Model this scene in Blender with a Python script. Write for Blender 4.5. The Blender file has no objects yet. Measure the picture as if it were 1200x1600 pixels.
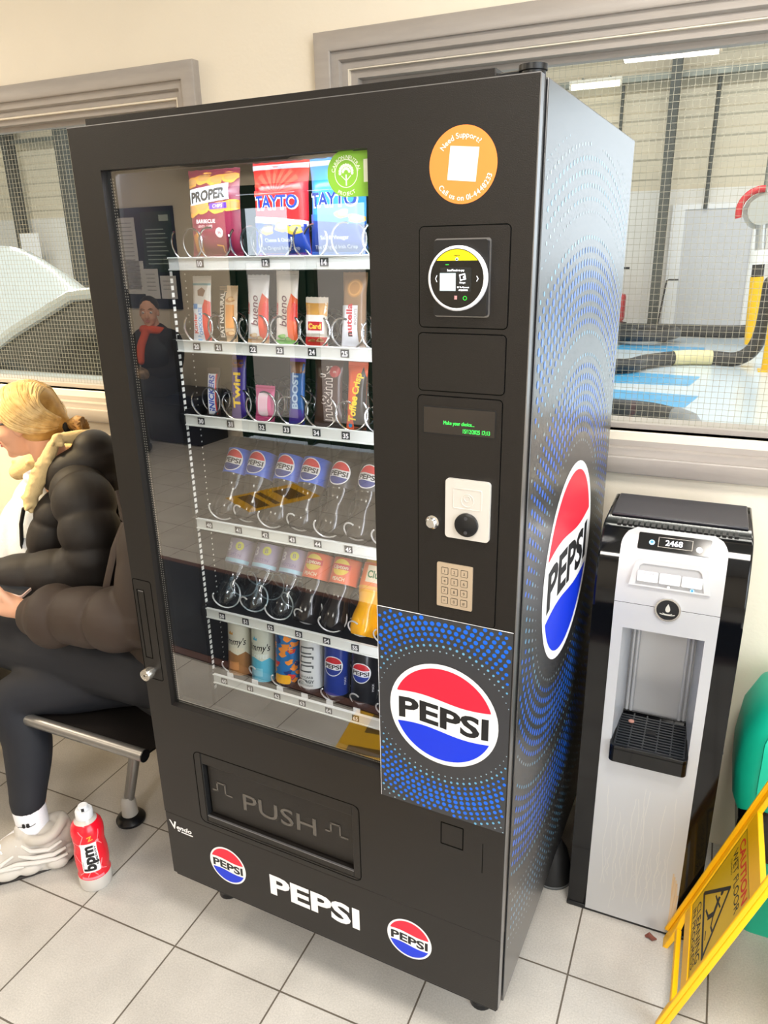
import bpy, bmesh, math, random
from math import sin, cos, pi, radians, sqrt, atan2
from mathutils import Vector, Matrix
from mathutils.geometry import tessellate_polygon

random.seed(7)
SC = bpy.context.scene
COL = SC.collection
RA = 0.042                      # the room is turned a little against the vending machine
ROOM = Matrix.Rotation(RA, 4, 'Z')


def room(u, v, z=0.0):
    return ROOM @ Vector((u, v, z))


# ------------------------------------------------------------------ materials
def lin(c):
    if isinstance(c, str):
        c = c.lstrip('#')
        c = [int(c[i:i + 2], 16) / 255 for i in (0, 2, 4)]
    return tuple(((x / 12.92) if x <= 0.04045 else ((x + 0.055) / 1.055) ** 2.4) for x in c) + (1.0,)


MATS = {}


def mat(name, col, rough=0.5, metal=0.0, spec=0.5, noise=0.0, nscale=20.0, bump=0.0, bscale=200.0,
        coat=0.0, coatr=0.05, emit=0.0, alpha=1.0, trans=0.0, stretch=None, col2=None, sheen=0.0):
    if name in MATS:
        return MATS[name]
    m = bpy.data.materials.new(name)
    m.use_nodes = True
    nt = m.node_tree
    b = nt.nodes['Principled BSDF']
    c = lin(col)
    b.inputs['Base Color'].default_value = c
    b.inputs['Roughness'].default_value = rough
    b.inputs['Metallic'].default_value = metal
    b.inputs['Specular IOR Level'].default_value = spec
    b.inputs['Coat Weight'].default_value = coat
    b.inputs['Coat Roughness'].default_value = coatr
    b.inputs['Sheen Weight'].default_value = sheen
    b.inputs['Transmission Weight'].default_value = trans
    if emit:
        b.inputs['Emission Color'].default_value = c
        b.inputs['Emission Strength'].default_value = emit
    if noise or bump or col2:
        tc = nt.nodes.new('ShaderNodeTexCoord')
        src = tc.outputs['Object']
        if stretch:
            mp = nt.nodes.new('ShaderNodeMapping')
            mp.inputs['Scale'].default_value = stretch
            nt.links.new(src, mp.inputs['Vector'])
            src = mp.outputs['Vector']
        if noise or col2:
            n = nt.nodes.new('ShaderNodeTexNoise')
            n.inputs['Scale'].default_value = nscale
            n.inputs['Detail'].default_value = 4
            nt.links.new(src, n.inputs['Vector'])
            mix = nt.nodes.new('ShaderNodeMix')
            mix.data_type = 'RGBA'
            if col2:
                mix.inputs['A'].default_value = c
                mix.inputs['B'].default_value = lin(col2)
            else:
                mix.inputs['A'].default_value = tuple(x * (1 - noise) for x in c[:3]) + (1,)
                mix.inputs['B'].default_value = tuple(min(1, x * (1 + noise)) for x in c[:3]) + (1,)
            ramp = nt.nodes.new('ShaderNodeMapRange')
            ramp.inputs['From Min'].default_value = 0.3
            ramp.inputs['From Max'].default_value = 0.7
            nt.links.new(n.outputs['Fac'], ramp.inputs['Value'])
            nt.links.new(ramp.outputs['Result'], mix.inputs['Factor'])
            nt.links.new(mix.outputs['Result'], b.inputs['Base Color'])
        if bump:
            n2 = nt.nodes.new('ShaderNodeTexNoise')
            n2.inputs['Scale'].default_value = bscale
            n2.inputs['Detail'].default_value = 3
            nt.links.new(src, n2.inputs['Vector'])
            bp = nt.nodes.new('ShaderNodeBump')
            bp.inputs['Strength'].default_value = bump
            bp.inputs['Distance'].default_value = 0.002
            nt.links.new(n2.outputs['Fac'], bp.inputs['Height'])
            nt.links.new(bp.outputs['Normal'], b.inputs['Normal'])
    MATS[name] = m
    return m


def thin_glass(name, f0=0.04, tint=(1, 1, 1), rough=0.0):
    """flat pane: transparent, with a mirror reflection that grows at grazing angles"""
    m = bpy.data.materials.new(name)
    m.use_nodes = True
    nt = m.node_tree
    nt.nodes.clear()
    out = nt.nodes.new('ShaderNodeOutputMaterial')
    tr = nt.nodes.new('ShaderNodeBsdfTransparent')
    tr.inputs['Color'].default_value = (*tint, 1)
    gl = nt.nodes.new('ShaderNodeBsdfGlossy')
    gl.inputs['Roughness'].default_value = rough
    lw = nt.nodes.new('ShaderNodeLayerWeight')
    lw.inputs['Blend'].default_value = 0.5
    p = nt.nodes.new('ShaderNodeMath')
    p.operation = 'POWER'
    p.inputs[1].default_value = 5.0
    nt.links.new(lw.outputs['Facing'], p.inputs[0])
    ma = nt.nodes.new('ShaderNodeMath')
    ma.operation = 'MULTIPLY_ADD'
    ma.inputs[1].default_value = 1 - f0
    ma.inputs[2].default_value = f0
    nt.links.new(p.outputs[0], ma.inputs[0])
    mx = nt.nodes.new('ShaderNodeMixShader')
    nt.links.new(ma.outputs[0], mx.inputs[0])
    nt.links.new(tr.outputs[0], mx.inputs[1])
    nt.links.new(gl.outputs[0], mx.inputs[2])
    nt.links.new(mx.outputs[0], out.inputs[0])
    MATS[name] = m
    return m


# ------------------------------------------------------------------ mesh building
class MB:
    def __init__(s):
        s.v, s.f, s.m = [], [], []

    def add(s, vs, fs, mi=0, M=None):
        o = len(s.v)
        s.v += [tuple(M @ Vector(p)) if M else tuple(p) for p in vs]
        s.f += [tuple(o + i for i in f) for f in fs]
        s.m += [mi] * len(fs)
        return s

    def box(s, x0, x1, y0, y1, z0, z1, mi=0, M=None):
        vs = [(x, y, z) for z in (z0, z1) for y in (y0, y1) for x in (x0, x1)]
        return s.add(vs, [(0, 2, 3, 1), (4, 5, 7, 6), (0, 1, 5, 4), (2, 6, 7, 3), (0, 4, 6, 2), (1, 3, 7, 5)], mi, M)

    def prism(s, poly, fn, a, b, mi=0, M=None):
        """extrude a 2-D outline between depths a and b; fn(p, q, depth) gives the point"""
        n = len(poly)
        vs = [fn(p, q, a) for p, q in poly] + [fn(p, q, b) for p, q in poly]
        tris = tessellate_polygon([[Vector((p, q, 0)) for p, q in poly]])
        fs = [tuple(t) for t in tris] + [tuple(i + n for i in reversed(t)) for t in tris]
        fs += [(i, (i + 1) % n, (i + 1) % n + n, i + n) for i in range(n)]
        return s.add(vs, fs, mi, M)

    def lathe(s, prof, n=28, c=(0, 0, 0), mi=0, M=None, mod=None):
        """prof: (r, z) or (r, z, material)"""
        vs, fs, ms = [], [], []
        for k, p in enumerate(prof):
            for i in range(n):
                t = 2 * pi * i / n
                r = p[0] * (mod(t, p[1]) if mod else 1)
                vs.append((c[0] + r * cos(t), c[1] + r * sin(t), c[2] + p[1]))
        for k in range(len(prof) - 1):
            mm = prof[k][2] if len(prof[k]) > 2 else mi
            for i in range(n):
                j = (i + 1) % n
                fs.append((k * n + i, k * n + j, (k + 1) * n + j, (k + 1) * n + i))
                ms.append(mm)
        o = len(s.f)
        s.add(vs, fs, mi, M)
        s.m[o:] = ms
        return s

    def tube(s, pts, r, n=8, mi=0, closed=False, cap=True, M=None, flat=1.0):
        P = [Vector(p) for p in pts]
        N = len(P)
        R = r if isinstance(r, (list, tuple)) else [r] * N
        vs, fs = [], []
        nrm = None
        for i, p in enumerate(P):
            a = P[i - 1] if (i or closed) else p
            b = P[(i + 1) % N] if (i < N - 1 or closed) else p
            d = b - a
            d = d.normalized() if d.length > 1e-9 else Vector((0, 0, 1))
            if nrm is None:
                nrm = d.cross(Vector((0, 0, 1)))
                if nrm.length < 1e-3:
                    nrm = d.cross(Vector((1, 0, 0)))
            nrm = nrm - d * nrm.dot(d)
            nrm.normalize()
            bn = d.cross(nrm)
            for k in range(n):
                t = 2 * pi * k / n
                vs.append(p + nrm * (R[i] * cos(t)) + bn * (R[i] * flat * sin(t)))
        for i in range(N if closed else N - 1):
            j = (i + 1) % N
            for k in range(n):
                l = (k + 1) % n
                fs.append((i * n + k, i * n + l, j * n + l, j * n + k))
        if cap and not closed:
            fs.append(tuple(range(n - 1, -1, -1)))
            fs.append(tuple((N - 1) * n + k for k in range(n)))
        return s.add(vs, fs, mi, M)

    def cyl(s, p0, p1, r, n=20, mi=0, r1=None, M=None):
        return s.tube([p0, p1], [r, r if r1 is None else r1], n, mi, M=M)

    def ell(s, c, r, mi=0, M=None, nu=20, nv=12):
        if not isinstance(r, (list, tuple)):
            r = (r, r, r)
        vs, fs = [], []
        for j in range(1, nv):
            t = pi * j / nv
            for i in range(nu):
                p = 2 * pi * i / nu
                vs.append((c[0] + r[0] * sin(t) * cos(p), c[1] + r[1] * sin(t) * sin(p), c[2] + r[2] * cos(t)))
        vs += [(c[0], c[1], c[2] + r[2]), (c[0], c[1], c[2] - r[2])]
        a, b = len(vs) - 2, len(vs) - 1
        for j in range(nv - 2):
            for i in range(nu):
                k = (i + 1) % nu
                fs.append((j * nu + i, (j + 1) * nu + i, (j + 1) * nu + k, j * nu + k))
        for i in range(nu):
            k = (i + 1) % nu
            fs.append((a, i, k))
            fs.append((b, (nv - 2) * nu + k, (nv - 2) * nu + i))
        return s.add(vs, fs, mi, M)

    def limb(s, pts, rad, n=16, mi=0, M=None, sub=6, bulge=0.0, per=1.0):
        """rounded, tapering limb through pts; bulge puffs it between seams"""
        P = [Vector(p) for p in pts]
        line, rr = [], []
        L = 0.0
        for i in range(len(P) - 1):
            p0 = P[max(i - 1, 0)]
            p3 = P[min(i + 2, len(P) - 1)]
            for k in range(sub):
                t = k / sub
                q = 0.5 * ((2 * P[i]) + (P[i + 1] - p0) * t + (2 * p0 - 5 * P[i] + 4 * P[i + 1] - p3) * t * t
                           + (3 * P[i] - p0 - 3 * P[i + 1] + p3) * t ** 3)
                tt = t * t * (3 - 2 * t)
                line.append(q)
                rr.append(rad[i] * (1 - tt) + rad[i + 1] * tt)
        line.append(P[-1])
        rr.append(rad[-1])
        if bulge:
            acc = 0
            for i in range(len(line)):
                if i:
                    acc += (line[i] - line[i - 1]).length
                rr[i] *= 1 + bulge * (abs(sin(pi * acc / per)) ** 0.45 - 0.66)
        d0 = (line[0] - line[1]).normalized()
        d1 = (line[-1] - line[-2]).normalized()
        pre = [(line[0] + d0 * rr[0] * sin(a), rr[0] * cos(a)) for a in (1.45, 1.1, 0.6)]
        post = [(line[-1] + d1 * rr[-1] * sin(a), rr[-1] * cos(a)) for a in (0.6, 1.1, 1.45)]
        line = [p for p, _ in pre] + line + [p for p, _ in post]
        rr = [r for _, r in pre] + rr + [r for _, r in post]
        return s.tube(line, rr, n, mi, M=M)

    def surf(s, fn, nu, nv, mi=0, M=None, wrap=False):
        vs = [fn(i / nu, j / nv) for j in range(nv + 1) for i in range(nu + (0 if wrap else 1))]
        w = nu if wrap else nu + 1
        fs = []
        for j in range(nv):
            for i in range(nu):
                k = (i + 1) % w
                fs.append((j * w + i, j * w + k, (j + 1) * w + k, (j + 1) * w + i))
        return s.add(vs, fs, mi, M)

    def rrect(s, x0, x1, z0, z1, r, fn, a, b, mi=0, n=6, M=None):
        return s.prism(rr2(x0, x1, z0, z1, r, n), fn, a, b, mi, M)

    def rim(s, outer, inner, fn, a, b, mi=0, M=None):
        """flat ring between two outlines with the same number of points, from depth a (front) to b"""
        n = len(outer)
        vs = [fn(*p, a) for p in outer] + [fn(*p, a) for p in inner] + [fn(*p, b) for p in outer] + [fn(*p, b) for p in inner]
        fs = []
        for i in range(n):
            j = (i + 1) % n
            fs += [(i, j, n + j, n + i), (2 * n + i, 3 * n + i, 3 * n + j, 2 * n + j),
                   (i, 2 * n + i, 2 * n + j, j), (n + i, n + j, 3 * n + j, 3 * n + i)]
        return s.add(vs, fs, mi, M)


def rr2(x0, x1, z0, z1, r, n=6):
    o = []
    for cx, cz, t0 in ((x1 - r, z1 - r, 0), (x0 + r, z1 - r, 90), (x0 + r, z0 + r, 180), (x1 - r, z0 + r, 270)):
        for k in range(n + 1):
            t = radians(t0 + 90 * k / n)
            o.append((cx + r * cos(t), cz + r * sin(t)))
    return o


def circ(cx, cz, r, n=40, rz=None):
    return [(cx + r * cos(2 * pi * i / n), cz + (rz or r) * sin(2 * pi * i / n)) for i in range(n)]


def FY(p, q, d):      # outline in x,z; depth along y
    return (p, d, q)


def FZ(p, q, d):
    return (p, q, d)


def FX(p, q, d):
    return (d, p, q)


def mk(name, mb, mats, parent=None, M=None, bevel=0.0, seg=2, ang=38, fix=True):
    me = bpy.data.meshes.new(name)
    me.from_pydata(mb.v, [], mb.f)
    for i, p in enumerate(me.polygons):
        p.material_index = mb.m[i]
    if not isinstance(mats, (list, tuple)):
        mats = [mats]
    for m in mats:
        me.materials.append(m)
    me.validate()
    if fix:
        bm = bmesh.new()
        bm.from_mesh(me)
        bmesh.ops.recalc_face_normals(bm, faces=bm.faces)
        bm.to_mesh(me)
        bm.free()
    me.shade_smooth()
    me.set_sharp_from_angle(angle=radians(ang))
    o = bpy.data.objects.new(name, me)
    COL.objects.link(o)
    if parent:
        o.parent = parent
    if M is not None:
        o.matrix_local = M
    if bevel:
        bv = o.modifiers.new('bevel', 'BEVEL')
        bv.width = bevel
        bv.segments = seg
        bv.limit_method = 'ANGLE'
        bv.angle_limit = radians(50)
    return o


def blob(name, mb, mats, parent=None, voxel=0.008, smooth=4, M=None):
    """grows the joined limbs into one continuous skin"""
    o = mk(name, mb, mats, parent, M)
    r = o.modifiers.new('remesh', 'REMESH')
    r.mode = 'VOXEL'
    r.voxel_size = voxel
    r.use_smooth_shade = True
    if smooth:
        sm = o.modifiers.new('smooth', 'SMOOTH')
        sm.factor = 0.5
        sm.iterations = smooth
    return o


def tag(o, label=None, cat=None, group=None, kind=None):
    if label:
        o['label'] = label
    if cat:
        o['category'] = cat
    if group:
        o['group'] = group
    if kind:
        o['kind'] = kind
    return o


def thing(name, label, cat, loc=(0, 0, 0), rz=0.0, group=None, M=None):
    o = bpy.data.objects.new(name, None)
    o.empty_display_size = 0.1
    COL.objects.link(o)
    if M is not None:
        o.matrix_world = M
    else:
        o.location = loc
        o.rotation_euler = (0, 0, rz)
    return tag(o, label, cat, group)


def rthing(name, label, cat, u, v, z=0.0, rz=0.0, group=None):
    return thing(name, label, cat, room(u, v, z), RA + rz, group)


def struct(name, mb, mats, parent=None, **k):
    o = mk(name, mb, mats, parent, **k)
    if parent is None:
        o.rotation_euler = (0, 0, RA)
        o['kind'] = 'structure'
    return o


def copy_tree(o, parent=None):
    c = o.copy()
    COL.objects.link(c)
    if parent:
        c.parent = parent
    for ch in list(o.children):
        copy_tree(ch, c)
    return c


# ------------------------------------------------------------------ lettering and printed artwork
_TX = {}


def text2d(s, bold=0.0):
    k = (s, bold)
    if k not in _TX:
        cu = bpy.data.curves.new('lettering', 'FONT')
        cu.body = s
        cu.size = 1.0
        cu.offset = bold
        cu.resolution_u = 3
        cu.fill_mode = 'FRONT'
        ob = bpy.data.objects.new('lettering', cu)
        me = ob.to_mesh()
        vs = [(v.co.x, v.co.y) for v in me.vertices]
        fs = [tuple(p.vertices) for p in me.polygons]
        ob.to_mesh_clear()
        bpy.data.objects.remove(ob)
        bpy.data.curves.remove(cu)
        _TX[k] = (vs, fs)
    return _TX[k]


LH = 0.00022


class Art:
    """flat artwork in (u, v) with stacked ink layers, later wrapped on to a surface"""

    def __init__(s):
        s.items = []

    def mesh(s, vs, fs, mi, ly):
        s.items.append((vs, fs, mi, ly))
        return s

    def poly(s, pts, mi, ly=1):
        t = tessellate_polygon([[Vector((p[0], p[1], 0)) for p in pts]])
        return s.mesh(list(pts), [tuple(x) for x in t], mi, ly)

    def rect(s, x0, x1, y0, y1, mi, ly=1, rot=0, r=0):
        p = rr2(x0, x1, y0, y1, r, 4) if r else [(x0, y0), (x1, y0), (x1, y1), (x0, y1)]
        if rot:
            cx, cy = (x0 + x1) / 2, (y0 + y1) / 2
            c, n = cos(rot), sin(rot)
            p = [(cx + (x - cx) * c - (y - cy) * n, cy + (x - cx) * n + (y - cy) * c) for x, y in p]
        return s.poly(p, mi, ly)

    def disc(s, cx, cy, r, mi, ly=1, n=36, ry=None):
        return s.poly(circ(cx, cy, r, n, ry), mi, ly)

    def ring(s, cx, cy, r0, r1, mi, ly=1, n=36, a0=0, a1=360):
        vs, fs = [], []
        for i in range(n + 1):
            t = radians(a0 + (a1 - a0) * i / n)
            vs += [(cx + r0 * cos(t), cy + r0 * sin(t)), (cx + r1 * cos(t), cy + r1 * sin(t))]
        for i in range(n):
            fs.append((2 * i, 2 * i + 1, 2 * i + 3, 2 * i + 2))
        return s.mesh(vs, fs, mi, ly)

    def line(s, pts, w, mi, ly=1):
        for a, b in zip(pts[:-1], pts[1:]):
            dx, dy = b[0] - a[0], b[1] - a[1]
            L = sqrt(dx * dx + dy * dy) or 1
            nx, ny = -dy / L * w / 2, dx / L * w / 2
            ex, ey = dx / L * w * .3, dy / L * w * .3
            s.mesh([(a[0] + nx - ex, a[1] + ny - ey), (b[0] + nx + ex, b[1] + ny + ey),
                    (b[0] - nx + ex, b[1] - ny + ey), (a[0] - nx - ex, a[1] - ny - ey)], [(0, 3, 2, 1)], mi, ly)
        return s

    def text(s, t, cx, cy, h, mi, ly=2, w=None, bold=0.0, rot=0.0, shear=0.0, anchor='c', warp=None):
        vs, fs = text2d(t, bold)
        if not vs:
            return s
        hv, _ = text2d('H', bold)
        hh = max(y for x, y in hv) - min(y for x, y in hv)
        x0, x1 = min(x for x, y in vs), max(x for x, y in vs)
        k = h / hh
        kx = w / (x1 - x0) if w else k
        xm = {'c': (x0 + x1) / 2, 'l': x0, 'r': x1}[anchor]
        c, n = cos(rot), sin(rot)
        out = []
        for x, y in vs:
            X, Y = (x - xm) * kx, (y - hh / 2) * k
            X += shear * Y
            if warp:
                Y += warp(X)
            out.append((cx + X * c - Y * n, cy + X * n + Y * c))
        return s.mesh(out, fs, mi, ly)

    def arc(s, t, cx, cy, r, h, mi, ly=2, a0=90.0, top=True, bold=0.0, gap=1.0):
        """letters set round a circle, centred on angle a0"""
        hv, _ = text2d('H', bold)
        hh = max(y for x, y in hv) - min(y for x, y in hv)
        k = h / hh
        adv = []
        for ch in t:
            if ch == ' ':
                adv.append(0.3 * k * gap)
                continue
            vs, _ = text2d(ch, bold)
            adv.append((max(x for x, y in vs) - min(x for x, y in vs) + 0.1) * k * gap)
        tot = sum(adv)
        p = -tot / 2
        for ch, ad in zip(t, adv):
            m = p + ad / 2
            p += ad
            if ch == ' ':
                continue
            vs, fs = text2d(ch, bold)
            xm = (max(x for x, y in vs) + min(x for x, y in vs)) / 2
            a = radians(a0) - m / r if top else radians(a0) + m / r
            rot = a - pi / 2 if top else a + pi / 2
            c, n = cos(rot), sin(rot)
            px, py = cx + r * cos(a), cy + r * sin(a)
            out = []
            for x, y in vs:
                X, Y = (x - xm) * k, (y - hh / 2) * k
                out.append((px + X * c - Y * n, py + X * n + Y * c))
            s.mesh(out, fs, mi, ly)
        return s

    def into(s, mb, fn, step=0.0, base=0, clip=None):
        """wrap the artwork into mesh builder mb; fn(u, v, height) gives the point"""
        for q, (vs, fs, mi, ly) in enumerate(s.items):
            if step or clip:
                bm = bmesh.new()
                bv = [bm.verts.new((x, y, 0)) for x, y in vs]
                for f in fs:
                    try:
                        bm.faces.new([bv[i] for i in f])
                    except ValueError:
                        pass
                if clip:
                    x0, x1, y0, y1 = clip
                    for co, no in (((x0, 0, 0), (-1, 0, 0)), ((x1, 0, 0), (1, 0, 0)), ((0, y0, 0), (0, -1, 0)), ((0, y1, 0), (0, 1, 0))):
                        bmesh.ops.bisect_plane(bm, geom=bm.verts[:] + bm.edges[:] + bm.faces[:], plane_co=co, plane_no=no, clear_outer=True)
                if step and bm.verts:
                    for ax in (0, 1):
                        lo = min(v.co[ax] for v in bm.verts)
                        hi = max(v.co[ax] for v in bm.verts)
                        k = math.ceil(lo / step)
                        while k * step < hi:
                            co, no = [0, 0, 0], [0, 0, 0]
                            co[ax], no[ax] = k * step, 1
                            bmesh.ops.bisect_plane(bm, geom=bm.verts[:] + bm.edges[:] + bm.faces[:], plane_co=co, plane_no=no)
                            k += 1
                bm.verts.index_update()
                vs = [(v.co.x, v.co.y) for v in bm.verts]
                fs = [tuple(v.index for v in f.verts) for f in bm.faces]
                bm.free()
            if vs:
                mb.add([fn(x, y, ly * LH + (q % 14) * 1.2e-5) for x, y in vs], fs, base + mi)
        return mb


def roundel(A, cx, cy, r, white, red, blue, ink, ly=1, text=True):
    A.disc(cx, cy, r, white, ly, 56)
    R = r * .915

    def wave(x, off, amp):
        return r * off - r * amp * sin(pi * x / R)
    for sgn, mi, off in ((1, red, .29), (-1, blue, -.33)):
        pts = []
        xs = [(-1 + 2 * i / 24) * R for i in range(25)]
        lo = [(x, wave(x, off, .045)) for x in xs]
        lo = [p for p in lo if p[0] ** 2 + p[1] ** 2 < R * R]
        a0 = atan2(lo[-1][1], lo[-1][0])
        a1 = atan2(lo[0][1], lo[0][0])
        if sgn > 0:
            if a1 < a0:
                a1 += 2 * pi
        else:
            if a1 > a0:
                a1 -= 2 * pi
        arc = [(R * cos(a0 + (a1 - a0) * i / 28), R * sin(a0 + (a1 - a0) * i / 28)) for i in range(29)]
        A.poly([(cx + x, cy + y) for x, y in lo + arc], mi, ly + 1)
    if text:
        A.text('PEPSI', cx, cy - .02 * r, r * .42, ink, ly + 1, w=r * 1.66, bold=.032, warp=lambda x: -r * .035 * sin(pi * x / R))


# shared materials
M_white = mat('print white', '#f2f2f4', .45)
M_red = mat('print red', '#f0203c', .4)
M_blue = mat('print blue', '#0a35d8', .4)
M_ink = mat('print ink', '#16171a', .5)
M_chrome = mat('chrome', '#d8d8d8', .15, 1.0)
M_wire = mat('coil wire', '#c9ccd0', .22, 1.0)
M_black = mat('black plastic', '#101114', .35)
# ================================================================== the waiting room
WV = 0.80                       # face of the back wall
WT = 0.14
U0, U1, V0, H = -4.9, 3.0, -4.2, 2.75


def floor_mat(name, c1, c2, grout, size, off, ms):
    m = bpy.data.materials.new(name)
    m.use_nodes = True
    nt = m.node_tree
    b = nt.nodes['Principled BSDF']
    tc = nt.nodes.new('ShaderNodeTexCoord')
    mp = nt.nodes.new('ShaderNodeMapping')
    mp.inputs['Location'].default_value = (-off[0], -off[1], 0)
    nt.links.new(tc.outputs['Object'], mp.inputs['Vector'])
    br = nt.nodes.new('ShaderNodeTexBrick')
    br.offset = 0
    br.squash = 1
    br.inputs['Scale'].default_value = 1
    br.inputs['Brick Width'].default_value = size
    br.inputs['Row Height'].default_value = size
    br.inputs['Mortar Size'].default_value = ms
    br.inputs['Mortar Smooth'].default_value = .1
    br.inputs['Color1'].default_value = lin(c1)
    br.inputs['Color2'].default_value = lin(c2)
    br.inputs['Mortar'].default_value = lin(grout)
    nt.links.new(mp.outputs['Vector'], br.inputs['Vector'])
    n = nt.nodes.new('ShaderNodeTexNoise')
    n.inputs['Scale'].default_value = 260
    n.inputs['Detail'].default_value = 2
    nt.links.new(tc.outputs['Object'], n.inputs['Vector'])
    n2 = nt.nodes.new('ShaderNodeTexNoise')
    n2.inputs['Scale'].default_value = 7
    n2.inputs['Detail'].default_value = 5
    nt.links.new(tc.outputs['Object'], n2.inputs['Vector'])
    ad = nt.nodes.new('ShaderNodeMath')
    ad.operation = 'ADD'
    nt.links.new(n.outputs['Fac'], ad.inputs[0])
    nt.links.new(n2.outputs['Fac'], ad.inputs[1])
    rg = nt.nodes.new('ShaderNodeMapRange')
    rg.inputs['From Min'].default_value = .7
    rg.inputs['From Max'].default_value = 1.3
    rg.inputs['To Min'].default_value = .78
    rg.inputs['To Max'].default_value = 1.06
    nt.links.new(ad.outputs[0], rg.inputs['Value'])
    mx = nt.nodes.new('ShaderNodeMix')
    mx.data_type = 'RGBA'
    mx.blend_type = 'MULTIPLY'
    mx.inputs['Factor'].default_value = 1
    nt.links.new(br.outputs['Color'], mx.inputs['A'])
    nt.links.new(rg.outputs['Result'], mx.inputs['B'])
    nt.links.new(mx.outputs['Result'], b.inputs['Base Color'])
    b.inputs['Roughness'].default_value = .42
    b.inputs['Specular IOR Level'].default_value = .4
    bp = nt.nodes.new('ShaderNodeBump')
    bp.inputs['Strength'].default_value = .5
    bp.inputs['Distance'].default_value = .002
    bp.invert = True
    nt.links.new(br.outputs['Fac'], bp.inputs['Height'])
    nt.links.new(bp.outputs['Normal'], b.inputs['Normal'])
    MATS[name] = m
    return m


M_tile = floor_mat('floor tiles', '#c6c2bc', '#c0bbb4', '#665e54', .30, (.3374, -.0688), .0022)
M_wall = mat('wall paint', '#ece2d0', .55, bump=.25, bscale=90, noise=.02, nscale=3)
M_ceil = mat('ceiling paint', '#e9e7e2', .8, noise=.02)
M_trim = mat('grey trim paint', '#a79f98', .38, noise=.05, nscale=9, stretch=(1, 6, 6), bump=.12, bscale=60)

struct('floor', MB().box(U0, U1, V0, WV + WT, -.05, 0), M_tile)
struct('ceiling', MB().box(U0 - .1, U1 + .1, V0 - .1, WV + WT, H, H + .08), M_ceil)
struct('wall_left', MB().box(U0 - .1, U0, V0, WV + WT, 0, H), M_wall)

# right-hand wall has a tall opening that lets the day in
wr = MB().box(U1, U1 + .1, V0, -2.6, 0, H).box(U1, U1 + .1, -.2, WV + WT, 0, H).box(U1, U1 + .1, -2.6, -.2, 2.4, H).box(U1, U1 + .1, -2.6, -.2, 0, .25)
struct('wall_right', wr, M_wall)

# front wall (behind the photographer): glazed entrance door
D0, D1, DH = -3.2, -1.7, 2.12
wf = MB().box(U0, D0, V0 - .12, V0, 0, H).box(D1, U1, V0 - .12, V0, 0, H).box(D0, D1, V0 - .12, V0, DH, H)
struct('wall_front', wf, M_wall)

# back wall with two openings to the workshop
W1 = (-3.30, -.376, 1.169, 2.011)
W2 = (.160, 2.75, 1.167, 2.030)
TW = .085
wb = MB()
y0, y1 = WV, WV + WT
wb.box(U0, W1[0], y0, y1, 0, H).box(W1[1], W2[0], y0, y1, 0, H).box(W2[1], U1, y0, y1, 0, H)
for w in (W1, W2):
    wb.box(w[0], w[1], y0, y1, 0, w[2]).box(w[0], w[1], y0, y1, w[3], H)
struct('wall_back', wb, M_wall)

M_pane = thin_glass('window glass', .05, (.97, .99, .985))
M_mesh = mat('mesh wire', '#aaa596', .4, .5)


def window(name, w, out, nw):
    root = thing(name, None, None, (0, 0, 0), RA)
    root['kind'] = 'structure'
    u0, u1, z0, z1 = w
    # moulded casing: (distance in from the outer edge, how far it stands off the wall)
    prof = [(0, 0), (0, -.026), (.004, -.029), (.040, -.029), (.044, -.026), (.044, -.018), (.050, -.016), (.062, -.016),
            (.066, -.010), (.066, -.004), (.080, -.002), (.080, .012), (.100, .014), (.100, .045), (.112, .048), (.112, .075)]
    mb = MB()
    n = len(prof)
    for d, y in prof:
        for s, t in ((u0 - out + d, z0 - .100 + d), (u1 + out - d, z0 - .100 + d), (u1 + out - d, z1 + out - d), (u0 - out + d, z1 + out - d)):
            mb.v.append((s, WV + y, t))
    for k in range(n - 1):
        for i in range(4):
            j = (i + 1) % 4
            mb.f.append((k * 4 + i, k * 4 + j, k * 4 + 4 + j, k * 4 + 4 + i))
            mb.m.append(0)
    f = mk('window_frame', mb, M_trim, root)
    # inner timber reveal on the workshop side
    g0 = WV + .062
    e = .012
    mk('window_pane', MB().add([(u0 + e, g0, z0 + e), (u1 - e, g0, z0 + e), (u1 - e, g0, z1 - e), (u0 + e, g0, z1 - e)], [(0, 1, 2, 3)]), M_pane, root, fix=False)
    wm = MB()
    p, t = .0142, .00042
    u = u0 + p
    g = g0 + .004
    while u < u1:
        wm.box(u - t, u + t, g, g + 2 * t, z0, z1)
        u += p
    z = z0 + p
    while z < z1:
        wm.box(u0, u1, g + 2 * t, g + 4 * t, z - t, z + t)
        z += p
    mk('wire_mesh', wm, M_mesh, root)
    rv = MB()
    rv.box(u0 - .02, u1 + .02, WV + .075, WV + WT + .02, z0 - .03, z0 + .006).box(u0 - .02, u1 + .02, WV + .075, WV + WT + .02, z1 - .006, z1 + .03)
    rv.box(u0 - .03, u0 + .006, WV + .075, WV + WT + .02, z0, z1).box(u1 - .006, u1 + .03, WV + .075, WV + WT + .02, z0, z1)
    mk('window_lining', rv, M_trim, root)
    return root


window('window_1', W1, .085, 0)
window('window_2', W2, .083, 0)

# side window frame + pane
wn = thing('window_3', None, None, (0, 0, 0), RA)
wn['kind'] = 'structure'
fr = MB()
for a, b in ((-2.6, -2.54), (-1.43, -1.37), (-.26, -.2)):
    fr.box(U1 + .02, U1 + .08, a, b, .25, 2.4)
fr.box(U1 + .02, U1 + .08, -2.6, -.2, .25, .31).box(U1 + .02, U1 + .08, -2.6, -.2, 2.34, 2.4)
mk('window_frame', fr, M_trim, wn)
mk('window_pane', MB().add([(U1 + .05, -2.6, .25), (U1 + .05, -.2, .25), (U1 + .05, -.2, 2.4), (U1 + .05, -2.6, 2.4)], [(0, 1, 2, 3)]), M_pane, wn, fix=False)

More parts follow.
